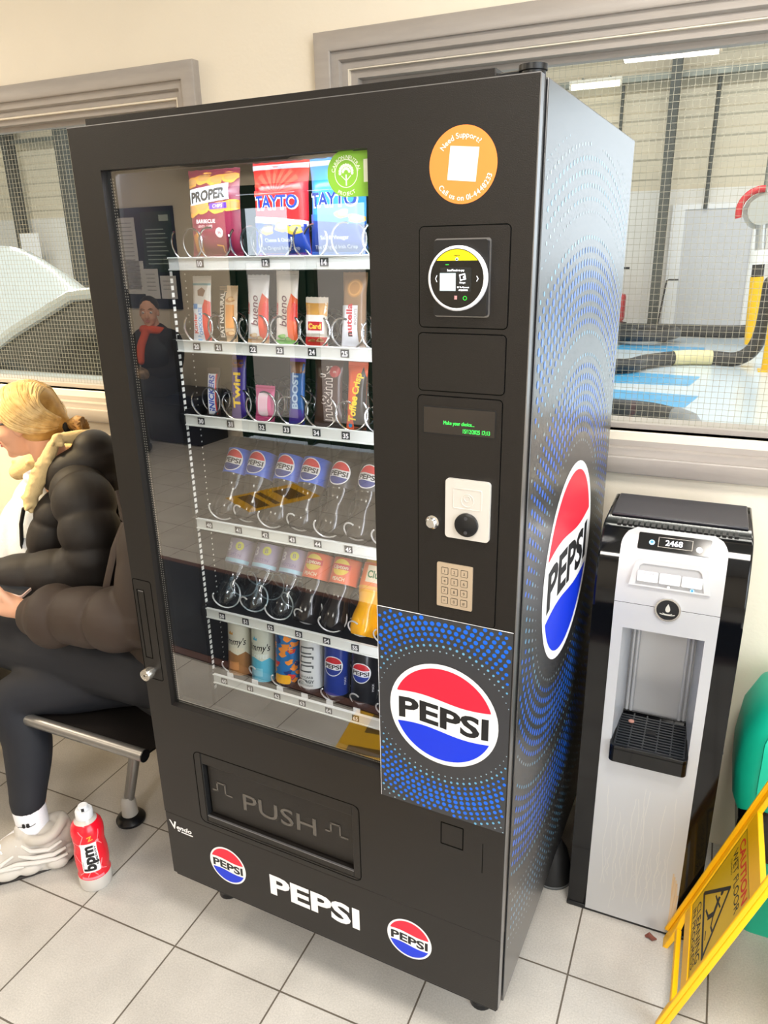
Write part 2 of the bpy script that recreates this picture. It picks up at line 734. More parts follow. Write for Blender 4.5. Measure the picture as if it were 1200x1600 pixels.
# entrance doors: dark green frames, clear upper panes, pale lower panels
M_dgreen = mat('dark green door paint', '#16352b', .4)
M_panel = mat('pale door panel', '#c9ccd2', .4)
for i, (a, b) in enumerate(((D0 + .06, -2.48), (-2.42, D1 - .06))):
    dr = thing('door_%d' % (i + 1), None, None, (0, 0, 0), RA)
    dr['kind'] = 'structure'
    m = MB()
    m.box(a, a + .10, V0 - .08, V0 - .03, .02, 2.05).box(b - .10, b, V0 - .08, V0 - .03, .02, 2.05)
    m.box(a + .1, b - .1, V0 - .08, V0 - .03, .02, .22).box(a + .1, b - .1, V0 - .08, V0 - .03, 1.52, 1.58).box(a + .1, b - .1, V0 - .08, V0 - .03, 1.95, 2.05)
    mk('door_frame', m, M_dgreen, dr)
    mk('door_panel', MB().box(a + .1, b - .1, V0 - .07, V0 - .04, .22, 1.52), M_panel, dr)
    mk('door_pane', MB().add([(a + .1, V0 - .055, 1.58), (b - .1, V0 - .055, 1.58), (b - .1, V0 - .055, 1.95), (a + .1, V0 - .055, 1.95)], [(0, 1, 2, 3)]), M_pane, dr, fix=False)
    mk('door_handle', MB().tube([(b - .05 if i == 0 else a + .05, V0 + y, z) for y, z in ((-.03, .95), (.03, .95), (.03, 1.2), (-.03, 1.2))], .01), M_chrome, dr)
m = MB().box(D0, D0 + .06, V0 - .1, V0 - .01, 0, DH).box(D1 - .06, D1, V0 - .1, V0 - .01, 0, DH).box(D0 + .06, D1 - .06, V0 - .1, V0 - .01, 2.06, DH).box(-2.48, -2.42, V0 - .1, V0 - .01, 0, 2.06)
struct('trim_1', m, M_dgreen)

# ================================================================== the workshop beyond the glass
M_wfloor = mat('workshop floor paint', '#c3d2de', .22, noise=.05, nscale=.8, bump=.1, bscale=12)
M_clad = mat('cladding', '#cfc6b3', .5, noise=.03, nscale=1.5)
M_block = mat('painted blockwork', '#dcdad6', .6, noise=.03, nscale=2)
M_steel = mat('galvanised steel', '#7d837f', .4, .6, noise=.2, nscale=5)
X0, X1, Y0, Y1, ZT = -24, 9, WV + WT, 14.6, 6.4
struct('workshop_floor', MB().box(X0, X1, Y0, Y1, -.05, 0), M_wfloor)
cl = MB()
prof = []
z = 2.55
while z < ZT:
    prof += [(Y1, z), (Y1, z + .17), (Y1 - .035, z + .2), (Y1 - .035, z + .3)]
    z += .33
prof += [(Y1 + .1, z), (Y1 + .1, 2.55)]
OX0, OX1, OZ = 2.9, 8.2, 4.65          # unseen opening to the sky, added to brighten the side panel's reflection
cl.prism(prof, FX, X0, OX0).prism(prof, FX, OX1, X1)
cl.prism([p for p in prof if p[1] > OZ - .1 and p[0] < Y1 + .05] + [(Y1 + .1, z), (Y1 + .1, OZ - .05)], FX, OX0, OX1)
struct('workshop_wall_back', cl, M_clad)
struct('workshop_wall_base', MB().box(X0, OX0, Y1 - .06, Y1 + .1, 0, 2.55).box(OX1, X1, Y1 - .06, Y1 + .1, 0, 2.55), M_block)
struct('ground', MB().box(-45, 45, -40, 60, -.14, -.08), mat('forecourt', '#a7a8a6', .8, noise=.1, nscale=2))
struct('workshop_wall_left', MB().box(X0 - .1, X0, Y0, Y1, 0, ZT), M_clad)
struct('workshop_wall_right', MB().box(X1, X1 + .1, Y0, Y1, 0, ZT), M_clad)
struct('workshop_ceiling', MB().box(X0, X1, Y0, Y1, ZT, ZT + .1), mat('workshop roof', '#b9b7ae', .7))
struct('workshop_wall_front', MB().box(X0, U0, WV + .02, WV + WT, 0, ZT).box(U1, X1, WV + .02, WV + WT, 0, ZT).box(U0, U1, WV + .04, WV + WT, H + .08, ZT), M_clad)


def ibeam(u, v, w=.16):
    m = MB()
    m.box(u - w / 2, u + w / 2, v - .15, v - .13, 0, ZT).box(u - w / 2, u + w / 2, v + .13, v + .15, 0, ZT).box(u - .01, u + .01, v - .13, v + .13, 0, ZT)
    return m


M_stl2 = mat('dark steel', '#4a4f4e', .5, .3)
for u, v in ((-.12, 14.2), (1.95, 12.3), (-6.2, 14.2), (-12.3, 14.2), (-16.1, 14.2), (-9.0, 9.0)):
    struct('workshop_column', ibeam(u, v), M_stl2)
struct('workshop_rail', MB().box(X0, X1, 14.3, 14.45, 4.32, 4.42).box(X0, X1, 14.3, 14.45, 5.35, 5.5), M_steel)

# white roller door panel and its lighter reveal
wd = thing('door_3', None, None, (0, 0, 0), RA)
wd['kind'] = 'structure'
mk('door_leaf', MB().box(.24, 1.40, 14.46, 14.52, 0, 2.2), mat('white steel door', '#c4c6cc', .5), wd)
mk('door_surround', MB().box(.02, .24, 14.44, 14.53, 0, 2.3).box(1.40, 1.48, 14.44, 14.53, 0, 2.3).box(.24, 1.40, 14.44, 14.53, 2.2, 2.3), mat('white door surround', '#e6e7ea', .5), wd)

# blue bay markings on the floor
M_bay = mat('blue floor paint', '#4aa3d8', .3, noise=.06, nscale=3)
for q in (((-.55, 11.75), (.86, 11.55), (.90, 12.3), (-.40, 12.45)), ((-.13, 8.45), (.82, 8.5), (.92, 9.25), (-.2, 9.4)), ((.06, 7.15), (.84, 7.15), (.95, 7.85), (-.02, 8.0))):
    tag(struct('floor_marking', MB().prism(list(q), FZ, .0005, .002), M_bay))
# ------------------------------------------------------------------ things standing in the workshop
M_hose = mat('black hose', '#2b2d30', .45)
M_yel = mat('yellow paint', '#f4c00a', .4)
M_tube = mat('lit tube', '#fff6d8', .3, emit=4)


def hose(name, label, pts, r, grp, extra=None):
    mb = MB().limb([room(*p) for p in pts], [r] * len(pts), 12, sub=8)
    o = mk(name, mb, M_hose)
    tag(o, label, 'hose', grp)
    return o


G1 = 'exhaust hoses on the workshop floor'
hose('exhaust_hose', 'black hose lying along the foot of the white workshop door', [(-.30, 13.75, .12), (.2, 13.82, .12), (.9, 13.75, .12), (1.35, 13.8, .12), (1.6, 13.85, .14)], .11, G1)
coil = [(-.35 + .55 * cos(t) + .03 * t, 12.75 + .45 * sin(t), .1 + .012 * t) for t in [i * .5 for i in range(22)]]
hose('exhaust_hose', 'coiled black hose heaped on the workshop floor by the steel column', coil, .09, G1)
h = hose('exhaust_hose', 'long black hose crossing the blue floor stripes and bending upright', [(-1.6, 8.9, .1), (-.15, 9.15, .1), (.2, 9.75, .1), (.55, 10.2, .1), (1.0, 10.35, .1), (1.38, 10.3, .12), (1.58, 10.3, .4), (1.62, 10.3, 1.1)], .095, G1)
mk('hose_sleeve', MB().tube([room(*p) for p in ((.52, 10.18, .1), (.75, 10.3, .1), (1.02, 10.35, .1))], .102, 14), mat('cream sleeve', '#e6dcab', .5), h)
n = hose('exhaust_hose', 'grey-black hose with nozzle lying nearest the right window', [(-.6, 6.6, .09), (.15, 6.5, .09), (.55, 6.42, .09), (.82, 6.22, .08), (.95, 5.95, .06)], .085, G1)
mk('hose_nozzle', MB().tube([room(*p) for p in ((.80, 6.26, .085), (.92, 6.06, .08), (.99, 5.85, .05), (1.0, 5.75, .03))], [.09, .10, .085, .05], 14), mat('grey rubber', '#7c8288', .5), n)

# suspended exhaust arm
ex = rthing('exhaust_extraction_arm', 'hanging exhaust extraction arm with round reel, silver pipe and yellow sleeve', 'extraction arm', 1.42, 12.0, 0)
mk('reel', MB().tube([(.02, 0, 2.05 + 0)] + [(.02, .12, 2.05)], .26, 24).tube([(.02, -.16, 2.05), (.02, 0, 2.05)], .20, 24), mat('grey reel', '#b8bab8', .4, .3), ex)
mk('reel_guard', MB().tube([(-.0 + .3 * cos(t), -.05, 2.05 + .3 * sin(t)) for t in [1.5 + i * .15 for i in range(14)]], .05, 10), mat('red guard', '#c8303a', .4), ex)
mk('pipe', MB().tube([(.03, -.05, 1.9), (.08, -.05, 1.25)], .07, 16), mat('silver pipe', '#c9ccd0', .3, .8), ex)
mk('coupling', MB().tube([(.06, -.05, 1.5), (.072, -.05, 1.3)], .13, 16), mat('white coupling', '#ececec', .5), ex)
mk('sleeve', MB().tube([(.075, -.05, 1.12), (.12, -.05, .12)], .095, 18), M_yel, ex)
mk('hose_end', MB().tube([(.072, -.05, 1.3), (.077, -.05, 1.1)], .085, 16), M_hose, ex)
mk('hanger', MB().tube([(.02, 0, 2.3), (.02, 0, ZT)], .03, 10), M_steel, ex)

b = rthing('bollard', 'yellow bollard standing at the right edge of the workshop view', 'bollard', 1.74, 10.0, 0)
mk('post', MB().lathe([(0, .012), (.1, .012), (.1, 1.0), (.08, 1.04), (0, 1.05)], 20), M_yel, b)
mk('base_plate', MB().box(-.14, .14, -.14, .14, 0, .012), M_yel, b)

for u0, u1, v, z, lab, in ((-1.9, -1.0, 14.0, 4.27, 'lit fluorescent tube fitting high behind the vending machine top corner'),
                           (-17.3, -16.2, 14.0, 4.2, 'lit fluorescent tube fitting seen at the edge of the left window'),):
    t = rthing('tube_light', lab, 'light', u0, v, z, 0, 'workshop tube lights')
    mk('tube', MB().cyl((.03, 0, 0), (u1 - u0 - .03, 0, 0), .045, 12), M_tube, t)
    mk('batten', MB().box(0, u1 - u0, -.05, .05, .045, .10), mat('batten', '#d9d6cc', .5), t)
    for q in (0, u1 - u0 - .03):
        mk('end_cap', MB().cyl((q, 0, 0), (q + .03, 0, 0), .05, 12), mat('batten', '#d9d6cc', .5), t)
    for q in (.2, u1 - u0 - .24):
        mk('bracket', MB().box(q, q + .04, .02, .36, .1, .14), M_steel, t)
tag(mk('cable_conduit', MB().tube([room(.57, 14.42, z) for z in (4.3, 2.2)], .035, 8), M_stl2), 'thin dark cable conduit running down the cladding above the white door', 'conduit', 'conduits on the far wall')
tag(mk('cable_conduit', MB().tube([room(-1.02, 14.42, z) for z in (4.3, 3.45)], .03, 8), M_stl2), 'short thin conduit beside the tube light ending at a switch box', 'conduit', 'conduits on the far wall')
tag(mk('switch_box', MB().box(-.07, .07, -.05, .05, -.1, .1), mat('beige box', '#d8cfb8', .5), M=Matrix.Translation(room(-1.08, 14.4, 3.4)) @ ROOM, bevel=.01), 'small beige switch box on the workshop cladding', 'switch')
s = rthing('wall_speaker', 'black box speaker high on the workshop cladding', 'speaker', -.62, 14.3, 4.85)
mk('body', MB().box(-.3, .3, -.12, .12, 0, .25), M_black, s, bevel=.02)
mk('bracket', MB().box(-.05, .05, .12, .25, .1, .15), M_steel, s)
rod = rthing('pull_rod', 'thin black rod with hooked top standing before the white workshop door', 'rod', -.02, 13.9)
mk('shaft', MB().tube([(0, 0, .02), (.1, 0, .98), (.14, 0, 1.0), (.3, 0, 1.0)], .016, 8), M_black, rod)
mk('foot', MB().lathe([(0, 0), (.06, 0), (.05, .03), (0, .04)], 14), M_black, rod)

pw = rthing('pressure_washer', 'small red and silver machine with handle standing by the far wall', 'pressure washer', -.82, 13.9)
mk('body', MB().box(-.2, .2, -.2, .2, .25, .75), mat('red machine', '#c0202c', .4), pw, bevel=.05)
mk('chassis', MB().box(-.22, .22, -.22, .22, .12, .25).box(-.12, .16, -.24, -.2, .4, .62), M_chrome, pw)
mk('handle', MB().tube([(-.18, .2, .3), (-.18, .2, 1.1), (-.1, .3, 1.2), (.2, .3, 1.2)], .02, 8), M_black, pw)
for q in (-.26, .2):
    mk('wheel', MB().cyl((q, 0, .12), (q + .06, 0, .12), .12, 18), M_hose, pw)

tag(mk('paper_notice', MB().box(-.33, .33, -.004, .004, -.42, .42), mat('paper', '#f0f0f2', .7), M=Matrix.Translation(room(-15.7, 14.03, 1.75)) @ ROOM), 'white paper notice on the far workshop column above the raised bonnet', 'notice')
fa = rthing('fire_sign', 'small red fire sign on the far workshop cladding', 'sign', -14.2, 14.35, 1.65)
mk('plate', MB().box(-.2, .2, -.01, .01, -.3, .3), mat('sign white', '#ece6dc', .6), fa)
mk('symbol', MB().box(-.13, .13, -.015, -.01, -.24, .02).ell((0, -.013, .14), (.1, .006, .1)), mat('sign red', '#d8321e', .5), fa)

# ------------------------------------------------------------------ car with its bonnet raised
M_car = mat('car paint', '#ced8dc', .2, .0, coat=.8)
M_carglass = mat('car glass', '#10201f', .05, coat=.4)
M_tyre = mat('tyre', '#141416', .8)
car = rthing('car', 'silver car with raised bonnet seen through the left window', 'car', -2.72, 2.62, 0)
# the car points towards -u; local x backwards from the bonnet hinge, y to the far side, width 1.75
side = [(-1.25, .45), (-1.28, .75), (-1.15, .92), (-.25, 1.0), (-.05, 1.02), (2.6, 1.02), (3.0, .95), (3.05, .5), (2.7, .35), (-1.0, .35)]
bd = MB()
bd.prism(side, lambda p, q, d: (p, d * (1 - .06 * max(0, (q - .6) / .5)), q), -.87, .87)
mk('body', bd, M_car, car, bevel=.05, seg=3)
gh = MB()
st = [(-.05, 1.02, .80), (.62, 1.40, .62), (1.0, 1.45, .60), (2.0, 1.43, .60), (2.75, 1.02, .78)]
vs, fs = [], []
for x, z, w in st:
    vs += [(x, -w, z), (x, w, z), (x, -.80, 1.0), (x, .80, 1.0)]
for i in range(len(st) - 1):
    a, c = 4 * i, 4 * i + 4
    fs += [(a, a + 1, c + 1, c), (a, c, c + 2, a + 2), (a + 1, a + 3, c + 3, c + 1)]
gh.add(vs, fs)
mk('windows', gh, M_carglass, car)
rf = MB()
rf.surf(lambda a, t: (.60 + 1.5 * a, -.63 + 1.26 * t, 1.405 + .06 * sin(pi * a) + .03 * sin(pi * t)), 10, 8)
for s_ in (-1, 1):
    rf.tube([(-.1, s_ * .80, 1.0), (.25, s_ * .72, 1.22), (.62, s_ * .635, 1.405), (1.3, s_ * .62, 1.46), (2.05, s_ * .62, 1.42), (2.8, s_ * .80, 1.0)], .032, 8)
    rf.tube([(1.15, s_ * .80, 1.0), (1.2, s_ * .62, 1.45)], .03, 8)
mk('roof', rf, M_car, car)
bn = MB()


def bonnet(a, t):
    w = .74 - .22 * a ** 1.5 - .30 * max(0, a - .8)
    y = -w + 2 * w * t
    x = -.12 - .62 * a
    z = 1.06 + .58 * a + .04 * sin(pi * t) - .05 * abs(2 * t - 1) ** 4 * a
    return (x - .10 * sin(pi * a) * .5 + .04 * sin(pi * t), y, z)


bn.surf(bonnet, 14, 16)
bo = mk('bonnet', bn, M_car, car)
sd = bo.modifiers.new('thick', 'SOLIDIFY')
sd.thickness = .025
mk('bonnet_stay', MB().tube([(-.6, -.6, .95), (-.55, -.55, 1.6)], .008, 8), M_black, car)
mk('engine', MB().box(-1.0, -.2, -.5, .5, .8, 1.0).box(-.8, -.4, -.3, .3, 1.0, 1.06), M_black, car, bevel=.03)
for x, y in ((-.7, -.86), (-.7, .66), (2.1, -.86), (2.1, .66)):
    w = mk('wheel', MB().cyl((x, y, .32), (x, y + .2, .32), .32, 28), M_tyre, car, bevel=.03)
    mk('hub', MB().cyl((x, y - .012 if y < 0 else y + .2, .32), (x, y if y < 0 else y + .212, .32), .2, 20), M_chrome, w)
mk('door_mirror', MB().ell((.12, -.95, 1.08), (.07, .12, .08)), M_car, car)
mk('papers', MB().box(.15, .55, -.5, -.1, 1.20, 1.205, M=Matrix.Rotation(.1, 4, 'X')), mat('paper', '#f0f0f2', .7), car)
# ================================================================== the vending machine
MW, MD, MH, MZ = .838, .751, 1.815, .146
DZ = .158                       # lower edge of the door
GX0, GX1, GZ0, GZ1 = .066, .588, .660, 1.745
M_door = mat('black powder coat', '#1a1715', .37, spec=.40, bump=.25, bscale=700)
M_dark = mat('black gap', '#070708', .6)
M_side = mat('glossy charcoal wrap', '#1c1d20', .36, spec=.9, coat=.7, coatr=.26)
M_lip = mat('satin edge', '#8d8d90', .3, .8)
M_liner = mat('black liner', '#0b0c10', .5)
M_rail = mat('white price rail', '#d6d8d3', .3, emit=0.0)
vm = thing('vending_machine', 'tall black drinks and snack vending machine with glass front and round cola logos', 'vending machine')

# cabinet shell: sides, back, top, bottom, around the cold box
cb = MB()
c0 = .034
cb.box(0, .035, c0, MD, MZ, MH).box(.035, MW - .002, MD - .035, MD, MZ, MH).box(.035, MW - .002, c0, MD - .035, MH - .04, MH)
cb.box(.035, MW - .002, c0 + .02, MD - .035, MZ, MZ + .05)
mk('cabinet', cb, M_door, vm, bevel=.002)
# right-hand side panel with its printed rings
sp = mk('side_panel', MB().box(MW - .03, MW + .002, c0, MD, MZ, MH), M_side, vm, bevel=.0015)
A = Art()
CY, CZ = .370, 1.000
random.seed(3)
for k in range(2, 60):
    r = .205 + .0208 * k
    if r > .80:
        break
    # two broad pulses of dots round the logo
    if r < .43:
        s = sin(pi * (r - .235) / .195) if r > .235 else 0
    else:
        s = .92 * sin(pi * (r - .43) / .215) if r < .645 else .35 * sin(pi * (r - .645) / .155)
    if s <= .05:
        continue
    n = int(2 * pi * r / .0215)
    for i in range(n):
        t = 2 * pi * (i + .5 * (k % 2)) / n
        y, z = CY + r * cos(t), CZ + r * sin(t)
        if not (c0 + .01 < y < MD - .01 and MZ + .05 < z < MH - .05):
            continue
        fade = .55 + .45 * abs(sin(t)) if r < .43 else .35 + .65 * abs(sin(t)) ** .8
        q = .0080 * (s ** .6) * fade
        if q < .0016:
            continue
        mi = 0 if q > .0046 else (1 if q > .0034 else 2)
        A.disc(y, z, q, mi, 1, 10)
        if mi == 0:
            A.disc(y, z, q * .78, 3, 2, 8)
pm = MB()
A.into(pm, lambda u, v, h: (MW + .002 + h, u, v))
mk('dot_pattern', pm, [mat('side dot rim', '#1f74c8', .35, coat=.7, coatr=.26, spec=.9), mat('side dot light blue', '#5f9fc8', .35, coat=.7, coatr=.26, spec=.9), mat('side dot grey', '#8fa9b8', .35, coat=.7, coatr=.26, spec=.9), mat('side dot blue', '#0e5fe0', .35, coat=.7, coatr=.26, spec=.9)], vm, fix=False)
A = Art()
roundel(A, CY, CZ, .205, 0, 1, 2, 3, 3)
pm = MB()
A.into(pm, lambda u, v, h: (MW + .002 + h, u, v))
mk('side_logo', pm, [M_white, M_red, M_blue, M_ink], vm, fix=False)

# door: a frame round the glass, then the control column
dr = MB()
yb = .026
dr.box(0, GX0, 0, yb, .345, MH).box(GX0, GX1, 0, yb, GZ1, MH)
dr.box(GX1, MW, 0, yb, .561, MH)
dr.box(GX0, .131, 0, yb, .345, GZ0).box(.131, .534, 0, yb, .552, GZ0).box(.534, GX1, 0, yb, .345, GZ0).box(GX1, MW, 0, yb, .345, .561)
dr.box(.131, .534, 0, yb, .345, .364)
door = mk('door', dr, M_door, vm)
mk('kick_panel', MB().box(GX0 * 0 + .0005, MW - .0005, .0005, yb, DZ, .3435), M_door, vm, bevel=.0012)
mk('base_strip', MB().box(.004, MW - .004, .006, c0 + .02, MZ, DZ + .004), M_dark, vm, bevel=.002)
mk('door_edge', MB().box(MW, MW + .0015, .0, .014, MZ + .02, MH).box(0, MW, .0, .004, MH, MH + .0012), M_lip, vm)
gk = MB()
for a, b, c, d in ((.012, .06, MZ + .03, MH - .006), (GX1 + .012, MW - .008, MZ + .03, MH - .006), (.06, GX1 + .012, GZ1 + .008, MH - .006), (.06, GX1 + .012, MZ + .03, GZ0 - .008)):
    gk.box(a, b, yb, c0 + .001, c, d)
mk('door_gasket', gk, M_dark, vm)

# glazed window of the door: pane, dark inner surround and dotted spacer bar
M_vglass = thin_glass('vending glass', .26, (.93, .95, .95))
mk('glass_pane', MB().add([(GX0, .012, GZ0), (GX1, .012, GZ0), (GX1, .012, GZ1), (GX0, .012, GZ1)], [(0, 1, 2, 3)]), M_vglass, vm, fix=False)
sb = MB()
y0 = .0145
sb.box(GX0, GX0 + .018, y0, .024, GZ0, GZ1, 0).box(GX0 + .018, GX1, y0, .024, GZ0, GZ0 + .014, 0).box(GX0 + .018, GX1, y0, .024, GZ1 - .005, GZ1, 0)
n = 210
for i in range(n):
    z = GZ0 + .01 + (GZ1 - GZ0 - .02) * i / n
    for x in (GX0 + .0065, GX0 + .0115):
        sb.box(x, x + .0016, y0 - .0004, y0, z, z + .0022, 1)
n = 150
for i in range(n):
    x = GX0 + .012 + (GX1 - GX0 - .016) * i / n
    for z in (GZ0 + .004, GZ0 + .009):
        sb.box(x, x + .0014, y0 - .0004, y0, z, z + .0016, 1)
mk('glazing_spacer', sb, [M_dark, mat('spacer dots', '#b9b4ac', .4, .5)], vm)

# cold box
lb = MB()
LX0, LX1, LY0, LY1, LZ0, LZ1 = .060, .600, c0, .700, .440, 1.775
lb.add([(LX0, LY0, LZ0), (LX1, LY0, LZ0), (LX1, LY1, LZ0), (LX0, LY1, LZ0), (LX0, LY0, LZ1), (LX1, LY0, LZ1), (LX1, LY1, LZ1), (LX0, LY1, LZ1)],
       [(0, 1, 2, 3), (4, 7, 6, 5), (0, 3, 7, 4), (1, 5, 6, 2), (3, 2, 6, 7)])
mk('cold_box', lb, M_liner, vm, fix=False)
up = MB()
up.box(.0605, .070, .140, .150, .45, 1.60, 0)
z = .62
while z < 1.59:
    up.box(.070, .0708, .1415, .1485, z, z + .0085, 1)
    up.box(.0605, .0612, .195, .198, z, z + .003, 1)
    z += .0135
mk('slotted_upright', up, [M_black, mat('slot white', '#e6e6e0', .5)], vm)
mk('light_strip', MB().box(.588, .596, .036, .052, .70, 1.74), mat('side lit strip', '#f4f6ff', .3, emit=26), vm)
mk('light_strip', MB().box(.10, .57, .040, .075, 1.758, 1.772), mat('lit strip', '#f4f6ff', .3, emit=36), vm)

# six product shelves with price rail, numbered tabs and coils
SHZ = [1.588, 1.431, 1.279, 1.048, .829, .655]     # middle of each price rail
SY = .135
LAB = [(('10', .154), ('12', .305), ('14', .429)),
       (('20', .126), ('21', .180), ('22', .263), ('23', .324), ('24', .395), ('25', .464)),
       (('30', .118), ('31', .193), ('32', .270), ('33', .328), ('34', .396), ('35', .460)),
       (('40', .111), ('41', .189), ('42', .258), ('43', .325), ('44', .386), ('45', .457)),
       (('50', .121), ('51', .186), ('52', .253), ('53', .326), ('54', .396), ('55', .464)),
       (('60', .108), ('61', .182), ('62', .257), ('63', .324), ('64', .392), ('65', .459))]
CO = [(.110, .174, .250, .312, .390, .466, .530), (.118, .175, .252, .322, .389, .457, .522), (.118, .193, .256, .328, .396, .460, .525),
      (.127, .186, .256, .322, .393, .458, .525), (.112, .182, .256, .326, .393, .460, .525), (.118, .189, .258, .324, .389, .457, .525)]
CR = [.030, .0285, .0295, .024, .025, .024]


def coil(x, y, z, r, pitch, turns, start=0):
    p = []
    n = int(turns * 22)
    for i in range(n + 1):
        t = 2 * pi * i / 22 + start
        p.append((x + r * sin(t), y + pitch * i / 22, z - r * cos(t)))
    return p


SHF = []
for k, zr in enumerate(SHZ):
    sh = mk('shelf', MB().box(.072, .596, SY + .006, .62, zr - .004, zr - .001).box(.072, .076, SY + .006, .62, zr - .004, zr + .020).box(.592, .596, SY + .006, .62, zr - .004, zr + .020),
            mat('black shelf tray', '#15161a', .4, .3), vm)
    SHF.append(sh)
    rl = MB()
    rl.box(.076, .598, SY, SY + .006, zr - .0115, zr + .011)
    rl.box(.076, .598, SY - .003, SY, zr + .009, zr + .012).box(.076, .598, SY - .003, SY, zr - .0125, zr - .0095)
    mk('price_rail', rl, M_rail, sh, bevel=.0008)
    mk('rail_end', MB().box(.066, .0755, SY - .003, SY + .012, zr - .010, zr + .012), M_black, sh)
    for s, x in LAB[k]:
        m = MB().box(x - .0085, x + .0085, SY - .0012, SY, zr - .0070, zr + .0070, 0)
        a = Art()
        a.text(s, x, zr, .0095, 1, 1, bold=.03)
        a.into(m, lambda u, v, h: (u, SY - .0012 - h, v))
        mk('number_tab', m, [mat('tab black', '#26272c', .4), M_white], sh, fix=False)
    for i, x in enumerate(CO[k]):
        r = CR[k]
        st = 0 if (i % 2 == 0 or k) else 0
        pts = coil(x, SY + .006, zr + .004 + r, r, .034 if k < 3 else .066, 6.5 if k < 3 else 4.5, pi * (1.2 if i % 2 == 0 else .9))
        mk('coil', MB().tube(pts, .0021 if k < 3 else .0017, 7), M_wire if k < 3 else mat('white coil wire', '#e8e8e6', .3, .3), sh, fix=False)
    if k == 0:
        mk('rail_cover', MB().box(.070, .598, SY - .006, SY - .004, zr - .014, zr + .014), thin_glass('rail cover', .06), sh, fix=False)
    if k == 5:
        for i, x in enumerate(CO[k][:6]):
            mk('push_tab', MB().box(x - .010, x + .006, SY + .012, SY + .014, zr + .0035, zr + .016), mat('white tab', '#e8e8e8', .4), sh)

# ---- hardware on the control column
gr = lambda o, i, d0=-.0008, d1=.002: (o, i, FY, d0, d1)
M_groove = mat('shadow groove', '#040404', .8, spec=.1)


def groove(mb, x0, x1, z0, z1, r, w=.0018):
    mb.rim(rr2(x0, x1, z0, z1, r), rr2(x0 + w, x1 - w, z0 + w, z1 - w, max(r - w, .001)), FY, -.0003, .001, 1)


def plate(name, x0, x1, z0, z1, r, th=.0012):
    m = MB().rrect(x0, x1, z0, z1, r, FY, -th, .001)
    groove(m, x0 - .0016, x1 + .0016, z0 - .0016, z1 + .0016, r + .0016)
    return mk(name, m, [M_door, M_groove], vm)


plate('card_reader_plate', .671, .806, 1.497, 1.636, .006)
plate('blank_plate', .669, .805, 1.402, 1.487, .006)
plate('coin_plate', .668, .803, 1.016, 1.393, .006)
cr = mk('card_reader', MB().rrect(.697, .778, 1.514, 1.618, .004, FY, -.010, -.0011), M_black, vm, bevel=.0015)
mk('reader_trim', MB().rim(rr2(.695, .780, 1.512, 1.620, .005), rr2(.6975, .7775, 1.5145, 1.6175, .004), FY, -.0035, -.0011), M_lip, cr)
m = MB().lathe([(0, 0), (.0445, 0), (.0445, .006), (.0425, .0085), (.0405, .0085), (.0405, .007)], 48, M=Matrix.Translation((.735, -.010, 1.566)) @ Matrix.Rotation(pi / 2, 4, 'X'))
mk('reader_ring', m, mat('white ring', '#e9e9ee', .3), cr)
A = Art()
cx, cz, R = .735, 1.566, .0405
A.disc(cx, cz, R, 0, 0, 48)
a0 = math.asin(.62)
A.poly([(cx + R * .97 * cos(a0 + (pi - 2 * a0) * i / 20), cz + R * .97 * sin(a0 + (pi - 2 * a0) * i / 20)) for i in range(21)], 1, 1)
A.text('nayax', cx, cz + .0315, .0028, 0, 2, bold=.02)
A.disc(cx, cz + .0262, .0022, 5, 2, 16).disc(cx, cz + .0262, .0013, 0, 3, 12)
A.rect(cx - .017, cx - .012, cz + .0185, cz + .0195, 4, 2)
A.rect(cx - .025, cx + .022, cz - .018, cz + .015, 6, 1)
A.text('Scan/Touch to pay', cx - .0015, cz + .0115, .0028, 2, 2, w=.026, bold=.03)
A.rect(cx - .0255, cx - .0015, cz - .0165, cz + .0075, 5, 2)
A.rect(cx + .0045, cx + .0135, cz - .002, cz + .0065, 2, 2, rot=.2).rect(cx + .0060, cx + .0120, cz - .0005, cz + .0048, 0, 3, rot=.2).rect(cx + .0098, cx + .0138, cz + .0008, cz + .0034, 2, 4, rot=.2)
A.text('Monyx', cx + .009, cz - .0052, .0024, 2, 2, bold=.03).text('ID To Connect', cx + .010, cz - .0115, .0022, 2, 2, w=.018, bold=.03).text('472200002', cx + .010, cz - .0155, .0022, 2, 2, w=.014, bold=.03)
A.line([(cx - .030, cz + .0045), (cx - .0322, cz), (cx - .030, cz - .0045)][0:3], .0009, 2, 2).line([(cx + .0300, cz + .0035), (cx + .0322, cz), (cx + .0300, cz - .0035)], .0009, 2, 2)
A.ring(cx + .013, cz - .0265, .0022, .0030, 4, 2, 20)
for i in range(3):
    A.rect(cx - .003, cx + .001, cz - .0245 - .0018 * i, cz - .0234 - .0018 * i, 3, 2)
m = MB()
A.into(m, lambda u, v, h: (u, -.0172 - h, v))
mk('reader_screen', m, [mat('screen black', '#0b0c0c', .12), mat('screen yellow', '#ffe60a', .3, emit=.35), mat('screen white', '#f2f6ff', .3, emit=.8), mat('screen pink', '#f0a0a0', .3, emit=.5), mat('screen green', '#2bd23a', .3, emit=.7), mat('screen pale', '#c9e4ea', .3, emit=.6), mat('screen dim', '#1d2022', .15)], cr, fix=False)

# display
A = Art()
A.rect(.678, .793, 1.336, 1.376, 0, 0)
A.text('Make your choice...', .711, 1.3535, .0056, 1, 1, w=.050, anchor='l').text('15/12/2025 17:13', .743, 1.3425, .0062, 1, 1, w=.043, anchor='l')
m = MB()
A.into(m, lambda u, v, h: (u, -.0022 - h, v))
m.rrect(.676, .795, 1.334, 1.378, .002, FY, -.0021, -.001, 2)
mk('display', m, [mat('display glass', '#181416', .06, coat=.6), mat('display green', '#38ff5a', .3, emit=1.2), M_dark], vm, fix=False)
